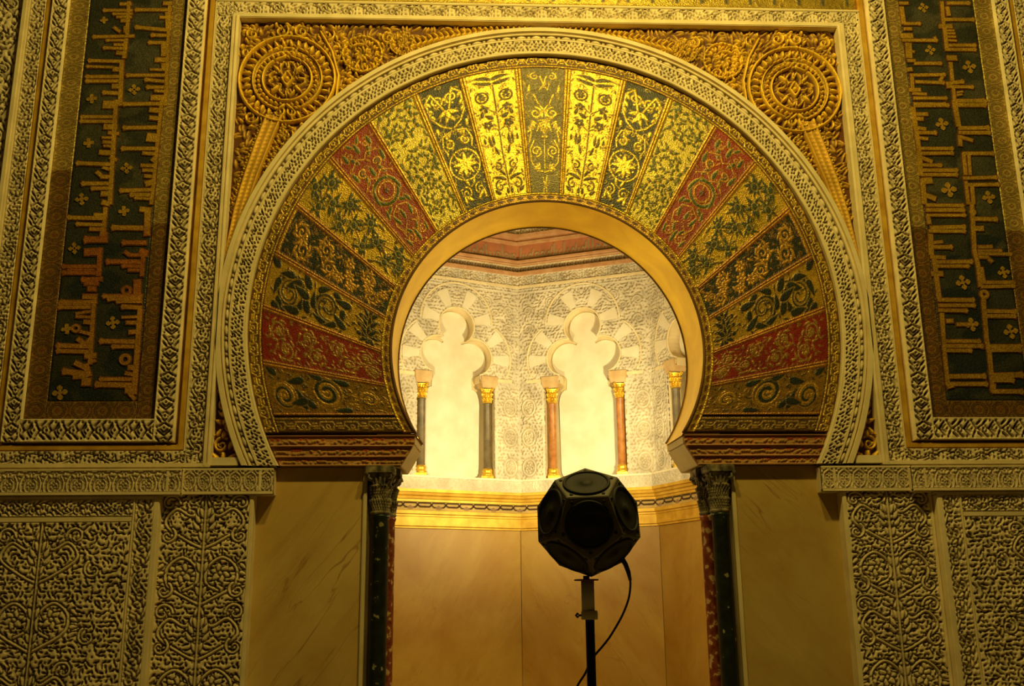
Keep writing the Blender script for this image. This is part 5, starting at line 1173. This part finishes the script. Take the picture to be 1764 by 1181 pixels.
    # smooth marble slabs of the lower walls
    for k in range(0, 6):
        T = FACE(k); P0 = T(.8, 0, 0)
        if k in (0, 1, 5): continue
        lab = {1: 'honey marble slab on the near left wall of the niche', 2: 'honey marble slab left of the niche corner with leaning veins', 3: 'honey marble slab behind the dark loudspeaker', 4: 'honey marble slab on the right wall of the niche'}[k]
        b = MB(); b.box(.003, FW-.003, -.17, 0, 0, 2.53, lambda u, n, z: T(u, n, z))
        tag(b.build('niche_marble_slab', M['slabN'] if k in (2, 4) else M['slabM']), lab, 'marble panel', 'marble slabs of the niche')
build_niche()

# ================================================================ LOUDSPEAKER ON ITS STAND
def build_speaker():
    C0 = Vector((-.176, -3.6, 1.972)); R = .207; ph = (1+5**.5)/2
    Vd = [Vector((x, y, z)) for x in (-1, 1) for y in (-1, 1) for z in (-1, 1)]
    for a in (-1, 1):
        for b_ in (-1, 1): Vd += [Vector((0, a/ph, b_*ph)), Vector((a/ph, b_*ph, 0)), Vector((a*ph, 0, b_/ph))]
    rot = Matrix.Rotation(R_(-6), 3, 'Z') @ Matrix.Rotation(R_(-1.6), 3, 'Y') @ Matrix.Rotation(R_(-23), 3, 'X')
    Wd = [C0+rot @ (v*(R/3**.5)) for v in Vd]
    t = thing('dodecahedron_speaker', 'dark twelve sided loudspeaker on a pole in front of the niche', 'loudspeaker', (C0.x, C0.y, C0.z))
    nrm = []
    for s1 in (-1, 1):
        for s2 in (-1, 1): nrm += [Vector((0, s1*ph, s2)), Vector((s1, 0, s2*ph)) , Vector((s1*ph, s2, 0))]
    nrm = [v.normalized() for v in nrm]
    cab = MB(); faces = []
    used = []
    for nv in nrm:
        ids = sorted(range(20), key=lambda i: -Vd[i].dot(nv))[:5]
        c = sum((Vd[i] for i in ids), Vector())/5; ax = (Vd[ids[0]]-c).normalized(); ay = nv.cross(ax)
        ids.sort(key=lambda i: math.atan2((Vd[i]-c).dot(ay), (Vd[i]-c).dot(ax))); used.append((nv, ids, c))
        faces.append(tuple(ids))
    cab.add([tuple(v) for v in Wd], faces); cab.build('cabinet', M['spk'], t, bevel=.0022)
    for nv, ids, c in used:
        cw = C0+rot @ (c*(R/3**.5)); n = (rot @ nv).normalized(); ax = n.orthogonal().normalized(); ay = n.cross(ax)
        E = lambda r, d, a: cw+n*d+(ax*math.cos(a)+ay*math.sin(a))*r
        nn = 40; par = None
        for nm, prof in (('driver', [(.0895, .0005), (.0895, .006), (.084, .0085), (.078, .006), (.0775, .001)]), ('cone', [(.0774, .003), (.074, .0035), (.060, .002), (.026, .0008), (.022, .0045), (.010, .0085), (.0001, .0095)])):
            m = MB(); V = [E(r, d, 2*PI*j/nn) for r, d in prof for j in range(nn)]
            m.add([tuple(v) for v in V], [(i*nn+j, i*nn+(j+1) % nn, (i+1)*nn+(j+1) % nn, (i+1)*nn+j) for i in range(len(prof)-1) for j in range(nn)], True)
            par = m.build(nm, M['cone'], par if par else t)
    for nv, ids, c in used:
        cw = C0+rot @ (c*(R/3**.5)); n = (rot @ nv).normalized()
        if n.y > .35: continue
        for i in ids:
            p = cw+(Wd[i]-cw)*.80; ax = n.orthogonal().normalized(); ay = n.cross(ax); b = MB()
            V = [p+n*d+(ax*math.cos(2*PI*j/10)+ay*math.sin(2*PI*j/10))*r for r, d in ((.0065, .0004), (.0065, .003), (.003, .0035), (.002, .0015), (.0001, .0015)) for j in range(10)]
            b.add([tuple(q) for q in V], [(a*10+j, a*10+(j+1) % 10, a*10+10+(j+1) % 10, a*10+10+j) for a in range(4) for j in range(10)], True); b.build('bolt', M['blackmetal'], t)
    # stand
    x, y = -.189, -3.6
    zb = min(v.z for v in Wd)
    g = thing('speaker_stand', 'black pole stand with a grey beige sleeve under the dark loudspeaker', 'stand', (x, y, 0))
    b = MB(); b.lathe([(.046, zb-.012), (.046, zb-.007), (.012, zb-.006), (.012, zb+.006)], (x, y, 0), 26); b.build('top_plate', M['redplate'], g, 'thin dark red plate')
    b = MB(); b.lathe([(.0245, 1.64), (.0245, zb-.012)], (x+.004, y, 0), 26); b.build('sleeve', M['sleeve'], g, 'grey beige sleeve')
    b = MB(); b.lathe([(.028, 1.612), (.031, 1.615), (.031, 1.641), (.028, 1.645)], (x+.008, y, 0), 26); b.build('collar', M['sleeve'], g)
    b = MB(); b.tube([(x-.018, y, 1.628), (x-.034, y, 1.628)], .004, 8); b.tube([(x-.034, y, 1.636), (x-.043, y, 1.628), (x-.034, y, 1.620)], .0045, 8); b.build('knob', M['blackmetal'], g)
    b = MB(); b.tube([(x+.009, y, .10), (x+.009, y, 1.62)], .0172, 16); b.build('pole', M['blackmetal'], g)
    for i in range(3):
        a = R_(90+120*i); b = MB(); b.tube([(x+.009+.015*math.cos(a), y+.015*math.sin(a), .62), (x+.009+.46*math.cos(a), y+.46*math.sin(a), .018)], .012, 10); b.tube([(x+.009, y, .22), (x+.009+.27*math.cos(a), y+.27*math.sin(a), .27)], .007, 8); b.build('leg', M['blackmetal'], g)
    b = MB(); b.lathe([(.028, .58), (.03, .585), (.03, .66), (.024, .67)], (x+.009, y, 0), 16); b.build('hub', M['blackmetal'], g)
    # cable
    c = thing('speaker_cable', 'black cable looping from the loudspeaker down behind its pole', 'cable', (-.05, y, 1.8))
    kp = [(-.064, 1.832), (-.051, 1.809), (-.041, 1.781), (-.033, 1.752), (-.031, 1.722), (-.034, 1.690), (-.044, 1.655), (-.060, 1.620), (-.083, 1.582), (-.108, 1.545), (-.135, 1.513), (-.162, 1.483), (-.185, 1.448), (-.20, 1.418), (-.228, 1.378), (-.27, 1.30), (-.285, 1.15), (-.25, .8), (-.20, .45), (-.12, .12), (.05, .012), (.4, .010)]
    yy = [y-.075, y-.078, y-.075, y-.06, y-.04, y-.02, y, y+.01, y+.015, y+.02, y+.025, y+.03, y+.035, y+.035, y+.035, y+.04, y+.05, y+.06, y+.08, y+.12, y+.2, y+.5]
    pts = [(p[0], q, p[1]) for p, q in zip(kp, yy)]
    def cr(P, n=5):
        P = [np.array(p) for p in P]; o = []
        for i in range(len(P)-1):
            a, b_, c_, d = P[max(0, i-1)], P[i], P[i+1], P[min(len(P)-1, i+2)]
            for k in range(n):
                u = k/n; o.append(.5*((2*b_)+(-a+c_)*u+(2*a-5*b_+4*c_-d)*u*u+(-a+3*b_-3*c_+d)*u**3))
        return o+[P[-1]]
    b = MB(); b.tube(cr(pts[2:]), .0042, 8); b.build('lead', M['rubber'], c)
    b = MB(); b.tube([pts[0], pts[1], pts[2], pts[3]], [.010, .009, .0085, .006], 10); b.build('plug', M['rubber'], c)
build_speaker()
